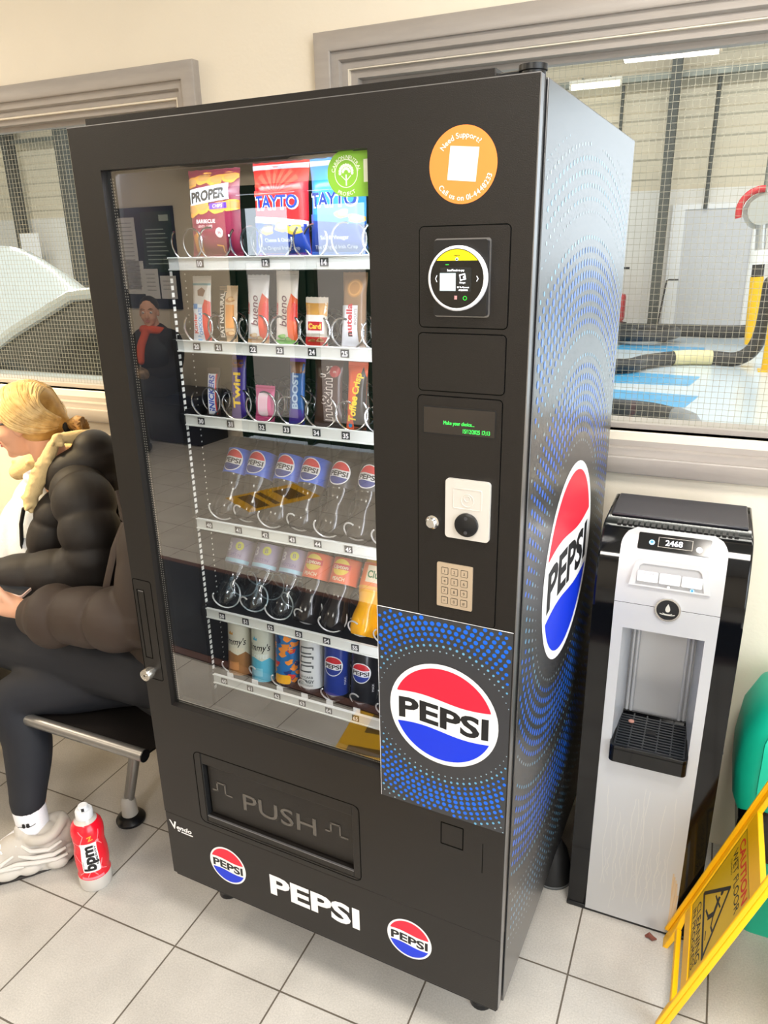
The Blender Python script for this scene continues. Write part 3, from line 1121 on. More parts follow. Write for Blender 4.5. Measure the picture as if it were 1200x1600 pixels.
# coin unit
cu = mk('coin_unit', MB().rrect(.717, .791, 1.167, 1.266, .006, FY, -.007, -.001), mat('pale metal', '#dcd8d2', .32, .35), vm, bevel=.0015)
m = MB()
m.rim(rr2(.730, .778, 1.218, 1.252, .003), rr2(.7312, .7768, 1.2192, 1.2508, .002), FY, -.0076, -.007)
m.rim(circ(.754, 1.233, .011, 28), circ(.754, 1.233, .0098, 28), FY, -.0076, -.007)
m.rim(circ(.754, 1.236, .0055, 24), circ(.754, 1.236, .0045, 24), FY, -.0077, -.007)
mk('coin_emboss', m, mat('pale metal', '#dcd8d2'), cu)
m = MB().lathe([(0, 0), (.0195, 0), (.0195, .004), (.0175, .0055), (0, .0055)], 32, M=Matrix.Translation((.754, -.007, 1.193)) @ Matrix.Rotation(pi / 2, 4, 'X'))
m.cyl((.754, -.0125, 1.205), (.754, -.0132, 1.205), .003, 12, 1).cyl((.754, -.0125, 1.181), (.754, -.0132, 1.181), .003, 12, 1)
mk('coin_disc', m, [M_black, mat('grey dot', '#3c3c40', .4)], cu)
m = MB().lathe([(.0, 0), (.0115, 0), (.0115, .003), (.0085, .004), (.0085, .010), (.007, .0115), (0, .0115)], 28, M=Matrix.Translation((.693, 0, 1.187)) @ Matrix.Rotation(pi / 2, 4, 'X'))
mk('coin_return_button', m, M_chrome, vm)
# keypad
m = MB().rrect(.7025, .7645, 1.040, 1.119, .002, FY, -.004, -.001, 0)
A = Art()
for i, ch in enumerate('123456789*0#'):
    x, z = .7165 + .0170 * (i % 3), 1.1055 - .0178 * (i // 3)
    m.rim(rr2(x - .0062, x + .0062, z - .0064, z + .0064, .0016, 3), rr2(x - .0054, x + .0054, z - .0056, z + .0056, .001, 3), FY, -.0043, -.004, 1)
    m.rrect(x - .0052, x + .0052, z - .0054, z + .0054, .001, FY, -.0050, -.004, 0, 3)
    A.text(ch, x, z - (.001 if ch == '*' else 0), .0052, 1, 1)
A.into(m, lambda u, v, h: (u, -.0051 - h, v))
mk('keypad', m, [mat('keypad plate', '#c9b59c', .35, .45), mat('keypad ink', '#2b2622', .5)], vm, fix=False)

# big front sticker with rings of dots
SX0, SX1, SZ0, SZ1 = .588, .836, .605, 1.014
A = Art()
A.rect(SX0, SX1, SZ0, SZ1, 0, 0)
cx, cz = .714, .821
for k in range(40):
    r = .1290 + .0105 * k
    if r > .262:
        break
    s = sin(pi * (r - .118) / .128)
    s = max(0, s) ** .8
    if r > .24:
        s = .3
    n = int(2 * pi * r / .0122)
    for i in range(n):
        t = 2 * pi * (i + .5 * (k % 2)) / n + .02 * k
        x, z = cx + r * cos(t), cz + r * sin(t)
        q = .0044 * s * (.35 + .65 * abs(sin(t)) ** .7 if abs(sin(t)) > .05 else .3)
        if q < .0007 or not (SX0 + q < x < SX1 - q and SZ0 + q < z < SZ1 - q):
            continue
        if q > .0027:
            A.disc(x, z, q, 6, 1, 14)
            A.disc(x, z, q * .82, 5, 2, 12)
        else:
            A.disc(x, z, q, 7 if q > .0017 else 8, 1, 10)
roundel(A, cx, cz, .1035, 1, 2, 3, 4, 2)
m = MB()
A.into(m, lambda u, v, h: (u, -.0008 - h, v))
e = .0006
m.box(SX0, SX1, -.0011, 0, SZ1, SZ1 + e, 1).box(SX0 - e, SX0, -.0011, 0, SZ0, SZ1, 1)
mk('front_sticker', m, [mat('sticker charcoal', '#35363a', .4, noise=.04, nscale=40), M_white, M_red, M_blue, M_ink, mat('dot blue', '#0e5fe0', .35), mat('dot rim', '#1f74c8', .35), mat('dot light blue', '#5f9fc8'), mat('dot grey', '#8fa9b8')], vm, fix=False)

# kick panel logos
def decal(name, fill, mats):
    A = Art()
    fill(A)
    m = MB()
    A.into(m, lambda u, v, h: (u, .0004 - h, v))
    return mk(name, m, mats, vm, fix=False)


RB = [M_white, M_red, M_blue, M_ink]
decal('round_logo', lambda A: roundel(A, .1770, .2505, .0515, 0, 1, 2, 3, 1), RB)
decal('round_logo', lambda A: roundel(A, .6440, .2540, .0505, 0, 1, 2, 3, 1), RB)
decal('wordmark', lambda A: A.text('PEPSI', .4115, .2515, .0565, 0, 1, w=.231, bold=.034), [M_white])
decal('maker_badge', lambda A: A.text('V', .0215, .3115, .0230, 0, 1, bold=.03, shear=-.15).text('endo', .0540, .3085, .0130, 0, 1, w=.046, bold=.03, shear=.25)
      .rect(.033, .040, .2955, .2995, 0, 1).rect(.044, .079, .2950, .2985, 0, 1), [M_white])

# round orange support sticker
A = Art()
cx, cz, R = .735, 1.714, .0495
A.disc(cx, cz, R, 0, 0, 56)
A.rect(cx - .0205, cx + .0215, cz - .020, cz + .023, 1, 1, rot=-.10)
A.arc('Need Support?', cx, cz, .0375, .0070, 1, 1, 97, True, .012, 1.0)
A.arc('Call us on 01-4448233', cx, cz, .0415, .0070, 1, 1, 280, False, .012, .96)
m = MB()
A.into(m, lambda u, v, h: (u, -.0004 - h, v))
mk('support_sticker', m, [mat('sticker orange', '#f58a3c', .5), mat('sticker cream', '#f5ece2', .5)], vm, fix=False)

# green sticker on the glass
A = Art()
cx, cz, R = .546, 1.7145, .0325
A.rect(cx, GX1, 1.682, 1.744, 0, 0)
A.disc(cx, cz, R, 0, 1, 48)
A.rect(.5755, GX1, 1.7015, 1.7325, 1, 2)
A.ring(cx, cz, .0185, .0196, 1, 2, 40)
A.arc('CARBON NEUTRAL', cx, cz, .0225, .0052, 1, 2, 90, True, .01, .95).arc('PROJECT', cx, cz, .0278, .0052, 1, 2, 270, False, .01, .95)
A.line([(cx, cz - .016), (cx, cz - .002)], .0022, 1, 2).line([(cx, cz - .010), (cx - .008, cz - .003)], .0012, 1, 2).line([(cx, cz - .010), (cx + .008, cz - .003)], .0012, 1, 2)
for i in range(11):
    t = radians(-10 + 20 * i)
    A.disc(cx + .0105 * cos(t), cz + .002 + .0095 * sin(t), .0024, 1, 2, 10, .0024)
for i in range(6):
    t = radians(10 + 32 * i)
    A.disc(cx + .0055 * cos(t), cz + .002 + .0050 * sin(t), .0022, 1, 2, 10)
m = MB()
A.into(m, lambda u, v, h: (u, .0118 - h, v))
mk('green_sticker', m, [mat('sticker green', '#86bf3a', .5), mat('sticker pale green', '#eef4df', .5)], vm, fix=False)

# delivery flap
fl = MB()
fl.box(.131, .534, .060, .066, .36, .556, 0)
fl.box(.131, .1345, .001, .06, .364, .552, 0).box(.5175, .534, .0008, .06, .364, .5525, 1).box(.1345, .5175, .001, .06, .364, .380, 1).box(.1345, .5175, .0008, .06, .5245, .552, 1)
mk('flap_surround', fl, [M_dark, M_door], vm, bevel=.001)
g = MB()
o, i_ = rr2(.112, .536, .358, .5545, .016), rr2(.1138, .5342, .3598, .5527, .0145)
g.rim(o, i_, FY, -.0004, .0005)
mk('flap_groove', g, M_groove, vm)
fp = MB()
fp.box(.1395, .5145, .012, .020, .3845, .5205, 0)
A = Art()
A.text('PUSH', .328, .4475, .0430, 0, 1, w=.190)
for s, x in ((1, .172), (1, .470)):
    q = [(x - .023, .452), (x - .010, .452), (x - .010, .475), (x + .012, .475), (x + .012, .448), (x + .030, .448)]
    A.line(q, .0034, 0, 1)
for vs, fs, mi, ly in A.items:
    fp.add([(x, .0106, z) for x, z in vs], fs, 1)
    # raised edges
    ed = {}
    for f in fs:
        for a, b in zip(f, f[1:] + f[:1]):
            if (b, a) in ed:
                del ed[(b, a)]
            else:
                ed[(a, b)] = 1
    for a, b in ed:
        fp.add([(vs[a][0], .0106, vs[a][1]), (vs[b][0], .0106, vs[b][1]), (vs[b][0], .0122, vs[b][1]), (vs[a][0], .0122, vs[a][1])], [(0, 1, 2, 3)], 1)
fp.box(.1345, .5175, .0, .004, .3795, .3815, 2)
mk('delivery_flap', fp, [M_door, mat('emboss highlight', '#57524c', .25), M_lip], vm)  # lettering colour lightened to stand in for highlights on the raised edges

# latch plate, knob, small hatch and the lines of the lower door
m = MB()
m.rim(rr2(.001, .053, .716, .958, .006), rr2(.0026, .0514, .7176, .9564, .005), FY, -.0004, .001, 0)
m.rim(rr2(.010, .031, .768, .934, .001, 2), rr2(.0118, .0292, .7698, .9322, .001, 2), FY, -.0005, .001, 0)
m.box(.0145, .0290, -.0008, .0, .9300, .9325, 1)
mk('latch_plate', m, [M_groove, M_lip], vm)
m = MB().lathe([(0, 0), (.011, 0), (.011, .004), (.0138, .006), (.0138, .020), (.0125, .0225), (.010, .0225), (.0095, .021), (0, .021)], 32, M=Matrix.Translation((.021, 0, .735)) @ Matrix.Rotation(pi / 2, 4, 'X'))
m.lathe([(.0028, 0), (.0042, 0), (.0042, .0016), (.0028, .0016)], 16, M=Matrix.Translation((.021, -.021, .735)) @ Matrix.Rotation(pi / 2, 4, 'X'))
mk('lock_knob', m, mat('knob steel', '#c8c2b8', .22, .9), vm)
m = MB()
m.rim(rr2(.712, .758, .534, .586, .001, 2), rr2(.7140, .7560, .5362, .5840, .001, 2), FY, -.0005, .001, 0)
m.box(.7955, .7968, -.0004, .001, .497, .566, 0)
mk('service_hatch', m, M_groove, vm)
mk('top_cap', MB().box(-.0 + .004, .765, .040, .40, MH, MH + .020), M_door, vm, bevel=.001)
m = MB()
m.tube([(.62, .06, MH + .004), (.815, .05, MH + .008)], .008, 8)
m.lathe([(0, 0), (.017, 0), (.017, .012), (.019, .013), (.019, .020), (0, .020)], 24, c=(.815, .045, MH - .002))
mk('top_hinge', m, M_black, vm)
for x, y in ((.060, .125), (.765, .125), (.06, .68), (.78, .68)):
    m = MB().lathe([(0, .0), (.026, 0), (.026, .012), (.014, .02), (.014, .10), (.022, .105), (.022, MZ + .002), (0, MZ + .002)], 20, c=(x, y, 0))
    mk('foot', m, M_black, vm)
# ================================================================== goods in the machine
def foil(c, r=.28):
    return mat('wrap ' + c, c, r, .0, .6)


def packet(name, label, cat, group, x, y, z, w, h, th, cols, art, tilt=0.0, yaw=0.0, roll=0.0, crimp=.010, pw=4, step=.006, top=None):
    def t(u, v):
        e = max(0.0, 1 - abs(2 * u / w) ** pw)
        a = min(1, max(0, (v - crimp) / (.22 * h)), max(0, (h - crimp - v) / (.22 * h)))
        return th * (e ** .6) * (a ** .55) + .0006
    def wd(v):      # crimped ends spread a little wider than the filled middle
        k = max(0, min(1, (v - crimp) / (.2 * h)), 0)
        k2 = max(0, min(1, (h - crimp - v) / (.2 * h)))
        return 1.0 - .10 * min(k, k2) * (th / w * 3)
    def fr(u, v, hh=0.0):
        return (u * wd(v), -t(u, v) - hh, v + .0012 * sin(u * 900) * (1 if v < .003 or v > h - .003 else 0))
    m = MB()
    nu, nv = 12, 26
    m.surf(lambda a, b: fr((a - .5) * w, b * h), nu, nv, 0)
    m.surf(lambda a, b: (fr((.5 - a) * w, b * h)[0], t((.5 - a) * w, b * h), b * h), nu, nv, 0)
    A = Art()
    art(A, w, h)
    A.into(m, lambda u, v, hh: fr(u, v, hh + .0005), step=step, clip=(-w / 2, w / 2, 0, h))
    for b in (0, 1):       # pressed lines of the seals
        for i in range(3):
            vv = .002 + i * .0028 if b == 0 else h - .002 - i * .0028
            m.add([(-w / 2, -.0016, vv), (w / 2, -.0016, vv), (w / 2, -.0008, vv + .0012), (-w / 2, -.0008, vv + .0012)], [(0, 1, 2, 3)], 0)
    o = mk(name, m, [foil(c) if isinstance(c, str) else c for c in cols], None, fix=False, ang=60)
    o.matrix_world = Matrix.Translation((x, y, z)) @ Matrix.Rotation(yaw, 4, 'Z') @ Matrix.Rotation(-tilt, 4, 'X') @ Matrix.Rotation(roll, 4, 'Y')
    return tag(o, label, cat, group)


UP = pi / 2
GC = 'bags of crisps on the top shelf'


def chips(A, lst, mi, ly, s=.018):
    random.seed(len(lst) * 7 + 1)
    for x, y, r in lst:
        k = random.uniform(0, 6)
        A.poly([(x + s * (1 + .25 * sin(3 * t + k)) * cos(t + r), y + .55 * s * (1 + .2 * cos(2 * t + k)) * sin(t + r)) for t in [i * .45 for i in range(14)]], mi, ly)
        A.poly([(x + .002 + .72 * s * cos(t + r), y + .001 + .34 * s * sin(t + r)) for t in [i * .7 for i in range(9)]], mi + 1, ly + 1)


def art_proper(A, w, h):
    chips(A, [(-.05, .135, .6), (-.02, .142, -.4), (.012, .138, .5), (.042, .142, 1), (-.045, .085, 1.2), (-.018, .090, -1), (.02, .088, .3), (.048, .092, -.7)], 7, 1, .02)
    A.rect(-.050, .046, .098, .127, 1, 4, rot=.10)
    A.text('PROPER', -.002, .1125, .019, 3, 5, w=.084, bold=.05, rot=.10, shear=.15)
    A.rect(.002, .042, .0865, .0965, 4, 6, rot=.04)
    A.text('CHIPS', .022, .0915, .0062, 5, 7, rot=.04, shear=.2)
    A.text('BARBECUE', -.010, .0650, .0070, 5, 2, w=.048, bold=.012).text('LENTIL CHIPS', -.012, .0560, .0042, 5, 2, w=.036)
    A.disc(.022, .044, .009, 6, 2).text('94', .022, .044, .006, 0, 3, w=.008)
    A.poly([(-.046, .04), (-.030, .046), (-.034, .03), (-.024, .024), (-.03, .004), (-.046, .004)], 2, 2)
    A.line([(-.036, .05), (-.032, .036), (-.026, .03), (-.03, .012)], .002, 7, 3).line([(.010, .022), (.024, .020), (.020, .008)], .0022, 7, 3)


packet('crisp_packet', 'maroon barbecue lentil chips bag with slanting white name band, top shelf', 'crisps', GC, .160, .185, 1.598, .122, .158, .020,
       ['#7d1238', '#dfe8ea', '#b5763a', '#1c2a30', '#5a2fc0', '#f6e6e2', '#e8c9c6', '#e8a33c', '#c99250'], art_proper, tilt=.05, crimp=.008)


def art_red(A, w, h):
    A.poly([(-.061, .062), (.061, .055), (.061, .0), (-.061, .0)], 1, 1)
    A.poly([(-.061, .070), (0, .066), (.061, .060), (.061, .050), (-.061, .060)], 2, 2)
    for i in range(9):
        t = radians(20 * i + 10)
        A.poly([(.0, .105), (.055 * cos(t), .105 + .05 * sin(t)), (.055 * cos(t + .2), .105 + .05 * sin(t + .2))], 5, 1)
    A.text('TAYTO', 0, .0935, .0250, 2, 3, w=.100, bold=.065).text('TAYTO', 0, .0935, .0230, 1, 4, w=.095, bold=.03)
    chips(A, [(-.02, .045, .3), (.012, .050, -.4), (.040, .045, .7)], 3, 3, .016)
    A.text('Cheese & Onion', 0, .028, .0065, 2, 3, w=.06).text('The Original Irish Crisp', -.002, .0145, .0062, 2, 3, w=.088, shear=.2)
    A.rect(-.061, .061, .149, .158, 6, 2)


packet('crisp_packet', 'red crisp packet with big blue lettering and silver top seal at tab 12', 'crisps', GC, .312, .185, 1.598, .122, .162, .022,
       ['#d8141c', '#123a9a', '#f4f4f6', '#e8b23a', '#f2d27a', '#ee4a3a', '#c9ccd4'], art_red, tilt=.05, crimp=.008)


def art_blue(A, w, h):
    A.poly([(-.061, .062), (.061, .055), (.061, .0), (-.061, .0)], 1, 1)
    A.poly([(-.061, .070), (0, .066), (.061, .060), (.061, .050), (-.061, .060)], 5, 2)
    A.text('TAYTO', 0, .0935, .0250, 2, 3, w=.100, bold=.065).text('TAYTO', 0, .0935, .0230, 1, 4, w=.095, bold=.03)
    chips(A, [(.020, .068, .3), (.045, .060, -.4)], 3, 5, .014)
    A.text('Salt & Vinegar', 0, .030, .0065, 2, 3, w=.06).text('The Original Irish Crisp', -.002, .0145, .0062, 2, 3, w=.088, shear=.2)
    A.rect(-.061, .061, .149, .158, 6, 2)


packet('crisp_packet', 'bright blue crisp packet with dark blue lettering at tab 14', 'crisps', GC, .432, .185, 1.598, .116, .162, .022,
       ['#2f8fe0', '#0f2f86', '#f4f4f6', '#e8b23a', '#f2d27a', '#1f6fd0', '#d5dbe4'], art_blue, tilt=.05, crimp=.008)


def art_green(A, w, h):
    A.poly([(-.055, .05), (.055, .045), (.055, 0), (-.055, 0)], 1, 1)
    A.poly([(-.03, .04), (.0, .06), (-.01, .09), (-.04, .07)], 2, 2)


packet('crisp_packet', 'green and white crisp packet half hidden at the right end of top shelf', 'crisps', GC, .553, .190, 1.598, .090, .15, .020,
       ['#e6ead8', '#4d8a34', '#7fb24a'], art_green, tilt=.05, crimp=.008)

GB = 'chocolate bars and biscuits on the second shelf'


def art_kinder(A, w, h):
    A.poly([(-w / 2, .0), (w * .15, .0), (w * .15, .075), (-w / 2, .075)], 1, 1)
    A.poly([(w * .15, 0), (w / 2, 0), (w / 2, .08), (w * .28, .085), (w * .15, .07)], 2, 1)
    A.text('Kinder', -w * .26, .038, .010, 2, 3, w=.040, bold=.02, rot=UP).text('CHOCOLATE', w * .02, .042, .0085, 3, 3, w=.054, bold=.02, rot=UP)
    A.rect(-w * .38, -w * .12, .066, .076, 3, 2).disc(-.006, .008, .006, 4, 2)
    A.poly([(-.004, .092), (.010, .090), (.014, .102), (.004, .108), (-.006, .102)], 5, 2)
    A.rect(-w / 2, w / 2, .112, .116, 6, 2)


packet('chocolate_bar', 'white and red chocolate bar with blue and red lettering at tab 20', 'chocolate bar', GB, .112, .172, 1.434, .046, .130, .008,
       ['#d9d4cc', '#eef4fa', '#e2322a', '#3a8fd8', '#8cc8ee', '#6a3a28', '#3a8a98'], art_kinder, tilt=.12)


def art_eat(A, w, h):
    A.rect(-w / 2, -w * .08, 0, h, 1, 1)
    A.text('EAT NATURAL', -w * .27, .056, .0115, 2, 2, w=.088, bold=.035, rot=UP)
    A.rect(-w * .02, w * .42, .03, .075, 3, 1)
    chips(A, [(w * .2, .02, .3), (w * .2, .085, 1)], 4, 2, .010)


packet('cereal_bar', 'peach coloured cereal bar with black side lettering at tab 21', 'cereal bar', GB, .177, .172, 1.434, .044, .112, .008,
       ['#e6c49a', '#15120f', '#f0ece4', '#e89a4a', '#c98a50', '#f0c890'], art_eat, tilt=.14)


def art_bueno(c):
    def f(A, w, h):
        A.poly([(w * .12, .0), (w / 2, .0), (w / 2, .088), (w * .30, .098), (w * .12, .07)], 1, 1)
        A.poly([(w * .22, .050), (w * .5, .046), (w * .5, .078), (w * .36, .082)], 4, 2)
        A.text('bueno', -w * .06, .066, .0165, 2, 3, w=.056, bold=.005, rot=UP, shear=.2)
        A.text('Kinder', -w * .36, .070, .0060, 3, 3, w=.022, bold=.02, rot=UP)
        chips(A, [(-.008, .018, .2), (.004, .012, 1.2)], 5, 2, .009)
        A.rect(-w / 2, w / 2, 0, .012, c, 1)
    return f


packet('chocolate_bar', 'white wafer bar with brown lettering and red corner at tab 22', 'chocolate bar', GB, .250, .172, 1.434, .050, .132, .009,
       ['#ece9e6', '#e2502e', '#6a2433', '#d8302a', '#e8342a', '#caa070', '#e8cfa4'], art_bueno(5), tilt=.12)
packet('chocolate_bar', 'cream wafer bar with brown lettering and bright green foot at tab 23', 'chocolate bar', GB, .316, .172, 1.434, .050, .140, .009,
       ['#efe6d8', '#e8602e', '#6a2433', '#d8302a', '#e8342a', '#63b53a', '#a8d87a'], art_bueno(5), tilt=.12)


def art_cards(A, w, h):
    A.rect(-w / 2, w / 2, .058, .082, 1, 1)
    A.rect(-w * .44, w * .42, .026, .060, 2, 2)
    A.rect(-w * .30, w * .36, .032, .048, 3, 3)
    A.text('Card', .001, .040, .0095, 4, 4, w=.028, bold=.03)
    A.rect(-w / 2, w / 2, 0, .020, 5, 2)
    chips(A, [(-.008, .012, .3), (.010, .014, 1)], 6, 3, .008)


packet('chocolate_bar', 'short red and white biscuit packet with orange top at tab 24', 'biscuit', GB, .384, .170, 1.434, .048, .092, .009,
       ['#e8e0d2', '#dca24a', '#f3f0ec', '#c0182a', '#f6d24a', '#d8302a', '#e8c08a', '#b5763a'], art_cards, tilt=.10)


def art_nut(A, w, h):
    A.rect(-w / 2, w * .25, 0, .078, 1, 1)
    A.text('nutella', -w * .12, .052, .0130, 2, 2, w=.058, bold=.03, rot=UP)
    A.text('n', -w * .12, .0265, .0130, 3, 3, w=.0075, bold=.03, rot=UP)
    A.text('BISCUITS', w * .16, .058, .0050, 4, 2, w=.028, rot=UP)
    A.disc(.004, .108, .016, 5, 2).disc(.004, .108, .0135, 6, 3).disc(.004, .108, .0105, 5, 4)


packet('biscuit_packet', 'clear and white hazelnut biscuit packet with red vertical lettering at tab 25', 'biscuit', GB, .462, .172, 1.434, .050, .136, .010,
       ['#8d6b4a', '#e6eaf0', '#d8202c', '#16171a', '#8a6a4a', '#b5803e', '#d09a55'], art_nut, tilt=.12)
packet('biscuit_packet', 'brown biscuit packet cut off by the control column on second shelf', 'biscuit', GB, .535, .172, 1.434, .046, .10, .009,
       ['#7a5a3a', '#e6e0d4', '#d8202c'], lambda A, w, h: A.rect(-w / 2, w / 2, .0, .05, 1, 1), tilt=.12)

GD = 'chocolate bars on the third shelf'
packet('chocolate_bar', 'small dark bar with white and blue lettering edged red at tab 30', 'chocolate bar', GD, .122, .172, 1.282, .030, .100, .008,
       ['#2a1712', '#e8ecf4', '#1f4fc0', '#d0202a'], lambda A, w, h: (A.rect(-w * .36, w * .22, .004, .090, 1, 1), A.rect(w * .22, w * .32, .004, .090, 3, 1),
                                                                     A.text('SNICKERS', -w * .07, .046, .0130, 2, 2, w=.078, bold=.03, rot=UP, shear=.2)), tilt=.20, yaw=.25)
packet('chocolate_bar', 'tall purple bar with big yellow lettering at tab 31', 'chocolate bar', GD, .187, .172, 1.282, .036, .142, .008,
       ['#3a1c86', '#ffd90a', '#5a2a18', '#8a4a28', '#2a1468'], lambda A, w, h: (A.rect(-w / 2, w / 2, .104, .120, 2, 1), chips(A, [(-.006, .112, .3), (.008, .112, .9)], 3, 2, .007),
                                                                          A.text('Twirl', -w * .02, .058, .019, 1, 2, w=.072, bold=.035, rot=UP)), tilt=.14)
packet('chocolate_bar', 'short pink and white wrapped bar at tab 32', 'chocolate bar', GD, .253, .170, 1.282, .046, .072, .009,
       ['#d8558e', '#f3d8e4', '#c02a6a', '#f6c8dc'], lambda A, w, h: (A.rect(-w * .26, w * .26, .010, .060, 1, 1, r=.008), A.rect(-w * .18, w * .2, .02, .05, 3, 2), A.rect(-w / 2, w / 2, .066, .0685, 2, 2)), tilt=.14)
packet('chocolate_bar', 'blue and purple bar with pale vertical capitals at tab 33', 'chocolate bar', GD, .328, .172, 1.282, .036, .134, .008,
       ['#1f5fa8', '#b9d4ec', '#4a2a9a', '#7a4a2a', '#8a5ad0'], lambda A, w, h: (A.rect(-w / 2, w / 2, .0, .03, 2, 1), A.rect(-w / 2, w / 2, .100, .122, 3, 1), A.rect(-w / 2, w / 2, .122, .134, 4, 1),
                                                                        A.text('BOOST', -w * .02, .066, .0145, 1, 2, w=.070, bold=.04, rot=UP)), tilt=.14)


def art_mm(A, w, h):
    A.text("m&m's", 0, .066, .0270, 1, 2, w=.104, bold=.045, rot=UP)
    A.text("m&m's", 0, .066, .0250, 0, 3, w=.100, bold=.012, rot=UP)
    A.disc(.018, .108, .011, 2, 4).text('m', .018, .108, .006, 1, 5)


packet('sweets_bag', 'dark brown sweets bag with outlined white lettering at tab 34', 'sweets', GD, .400, .172, 1.282, .062, .136, .010,
       ['#3f211a', '#efe9e4', '#b01a24'], art_mm, tilt=.12)
packet('chocolate_bar', 'orange bar with yellow and black slanting lettering at tab 35', 'chocolate bar', GD, .462, .172, 1.282, .042, .128, .010,
       ['#ee5a1e', '#ffdf1a', '#1a1412', '#d0201e', '#3aa0d8'], lambda A, w, h: (A.poly([(-w * .1, 0), (w / 2, 0), (w / 2, .1), (w * .3, .12), (-w * .1, .03)], 2, 1),
                                                                        A.text('Toffee', -w * .12, .040, .0170, 1, 3, w=.050, bold=.035, rot=UP - .12), A.text('Crisp', w * .06, .088, .0150, 1, 3, w=.040, bold=.035, rot=UP - .12),
                                                                        A.disc(-.012, .008, .004, 4, 3)), tilt=.14)
packet('chocolate_bar', 'dark bar with red crown cut off by the control column, third shelf', 'chocolate bar', GD, .530, .172, 1.282, .040, .12, .008,
       ['#181216', '#c8202a'], lambda A, w, h: A.rect(-w / 2, w / 2, .09, .115, 1, 1), tilt=.14)

# ---- bottles, lying back in their spirals
M_cola = mat('cola in clear plastic', '#120704', .16, spec=.6, coat=.15)
M_water = thin_glass('water bottle', .09, (.78, .86, .90))
M_tea = mat('iced tea', '#140d0a', .16, spec=.6, coat=.15)
M_orange = mat('orange drink', '#f7b000', .22, coat=.2)


def petal(t, z):
    k = max(0, 1 - z / .022)
    return 1 + .10 * k * (cos(5 * t))


BPROF = [(0, .008), (.012, .004), (.023, 0), (.028, .006), (.0315, .022), (.0318, .034), (.0300, .046), (.0265, .060), (.0255, .070), (.0275, .082), (.0305, .092),
         (.0312, .096), (.0312, .150), (.0300, .156), (.0270, .172), (.0200, .192), (.0140, .204), (.0125, .208), (.0150, .210), (.0150, .212), (.0125, .213), (.0125, .220)]


def bottle(name, label, group, x, z, body, lab_cols, art, capc, tilt=.58, y=.176, M=None):
    b = thing(name, label, 'bottle', group=group, M=M or Matrix.Translation((x, y, z)) @ Matrix.Rotation(-tilt, 4, 'X'))
    mk('bottle_body', MB().lathe(BPROF, 40, mod=petal), body, b)
    r = .0318
    m = MB().lathe([(r - .0003, .097), (r, .0975), (r, .1535), (r - .0003, .154)], 48)
    A = Art()
    art(A)
    A.into(m, lambda u, v, h: ((r + h) * sin(u / r), -(r + h) * cos(u / r), v), step=.006)
    mk('bottle_label', m, [foil(c, .35) for c in lab_cols], b, fix=False, ang=60)
    mk('bottle_cap', MB().lathe([(0, .214), (.0152, .214), (.0152, .226), (.014, .228), (0, .228)], 28), mat('cap ' + capc, capc, .4), b)
    return b


def lab_pepsi(A):
    roundel(A, 0, .1255, .0255, 1, 2, 3, 4, 1)


PB = ['#1d5fd6', '#eef0f2', '#e0202c', '#12308c', '#15161a']
PK = ['#141519', '#eef0f2', '#e0202c', '#12308c', '#15161a']
GP = 'cola bottles on the fourth shelf'
bx = [.1215, .1815, .2560, .3200, .3920, .4590]
first = None
for i, x in enumerate(bx):
    z = 1.0535
    nm = ['blue label cola bottle lying back above tab 40, first in its row', 'blue label cola bottle lying back above tab 41', 'blue label cola bottle lying back above tab 42',
          'blue label cola bottle lying back above tab 43, beside the black labels', 'black label cola bottle lying back above tab 44', 'black label cola bottle lying back above tab 45, by the control column'][i]
    if i in (0, 4):
        first = bottle('cola_bottle', nm, GP, x, z, M_cola, PB if i == 0 else PK, lab_pepsi, '#1d3f9a' if i == 0 else '#111111')
    else:
        c = copy_tree(first)
        c.matrix_world = Matrix.Translation((x, .176, z)) @ Matrix.Rotation(-.58, 4, 'X')
        c['label'] = nm


def lab_water(A):
    A.rect(-.045, .045, .098, .107, 1, 1)
    A.text('3', -.014, .134, .020, 2, 2, bold=.02).disc(.012, .137, .010, 3, 2).text('B', .012, .137, .010, 4, 3)
    A.text('PROTEIN', 0, .115, .007, 4, 2, w=.04)


def lab_tea(A):
    A.disc(0, .132, .021, 1, 1, 36, .018).rect(-.023, .023, .127, .139, 2, 2).text('Lipton', 0, .133, .0085, 3, 3, w=.036, bold=.03)
    A.text('PEACH', 0, .1065, .008, 3, 2, w=.03, bold=.02)


def lab_or(A):
    A.rect(-.010, .030, .112, .148, 1, 1).text('Club', .010, .130, .016, 2, 2, w=.034, bold=.03)
    A.rect(-.045, .045, .098, .104, 3, 1)


GQ = 'soft drink bottles on the fifth shelf'
x5 = [.104, .180, .254, .316, .386, .460, .530]
W = ['#a89cb8', '#a8d8ee', '#e8e4f0', '#d8d84a', '#7a6a9a']
L = ['#f06a3a', '#f6d43a', '#d8242c', '#fbe9c8']
w0 = bottle('water_bottle', 'clear water bottle with lilac label above tab 50', GQ, x5[0], .8345, M_water, W, lab_water, '#9fd4ee')
for i, t in ((1, 'clear water bottle with lilac label above tab 51'), (2, 'clear water bottle with lilac label above tab 52, next to iced tea')):
    c = copy_tree(w0)
    c.matrix_world = Matrix.Translation((x5[i], .176, .8345)) @ Matrix.Rotation(-.58, 4, 'X')
    c['label'] = t
t0 = bottle('iced_tea_bottle', 'dark iced tea bottle with orange label above tab 53', GQ, x5[3], .8345, M_tea, L, lab_tea, '#e0a030')
c = copy_tree(t0)
c.matrix_world = Matrix.Translation((x5[4], .176, .8345)) @ Matrix.Rotation(-.58, 4, 'X')
c['label'] = 'dark iced tea bottle with orange label above tab 54'
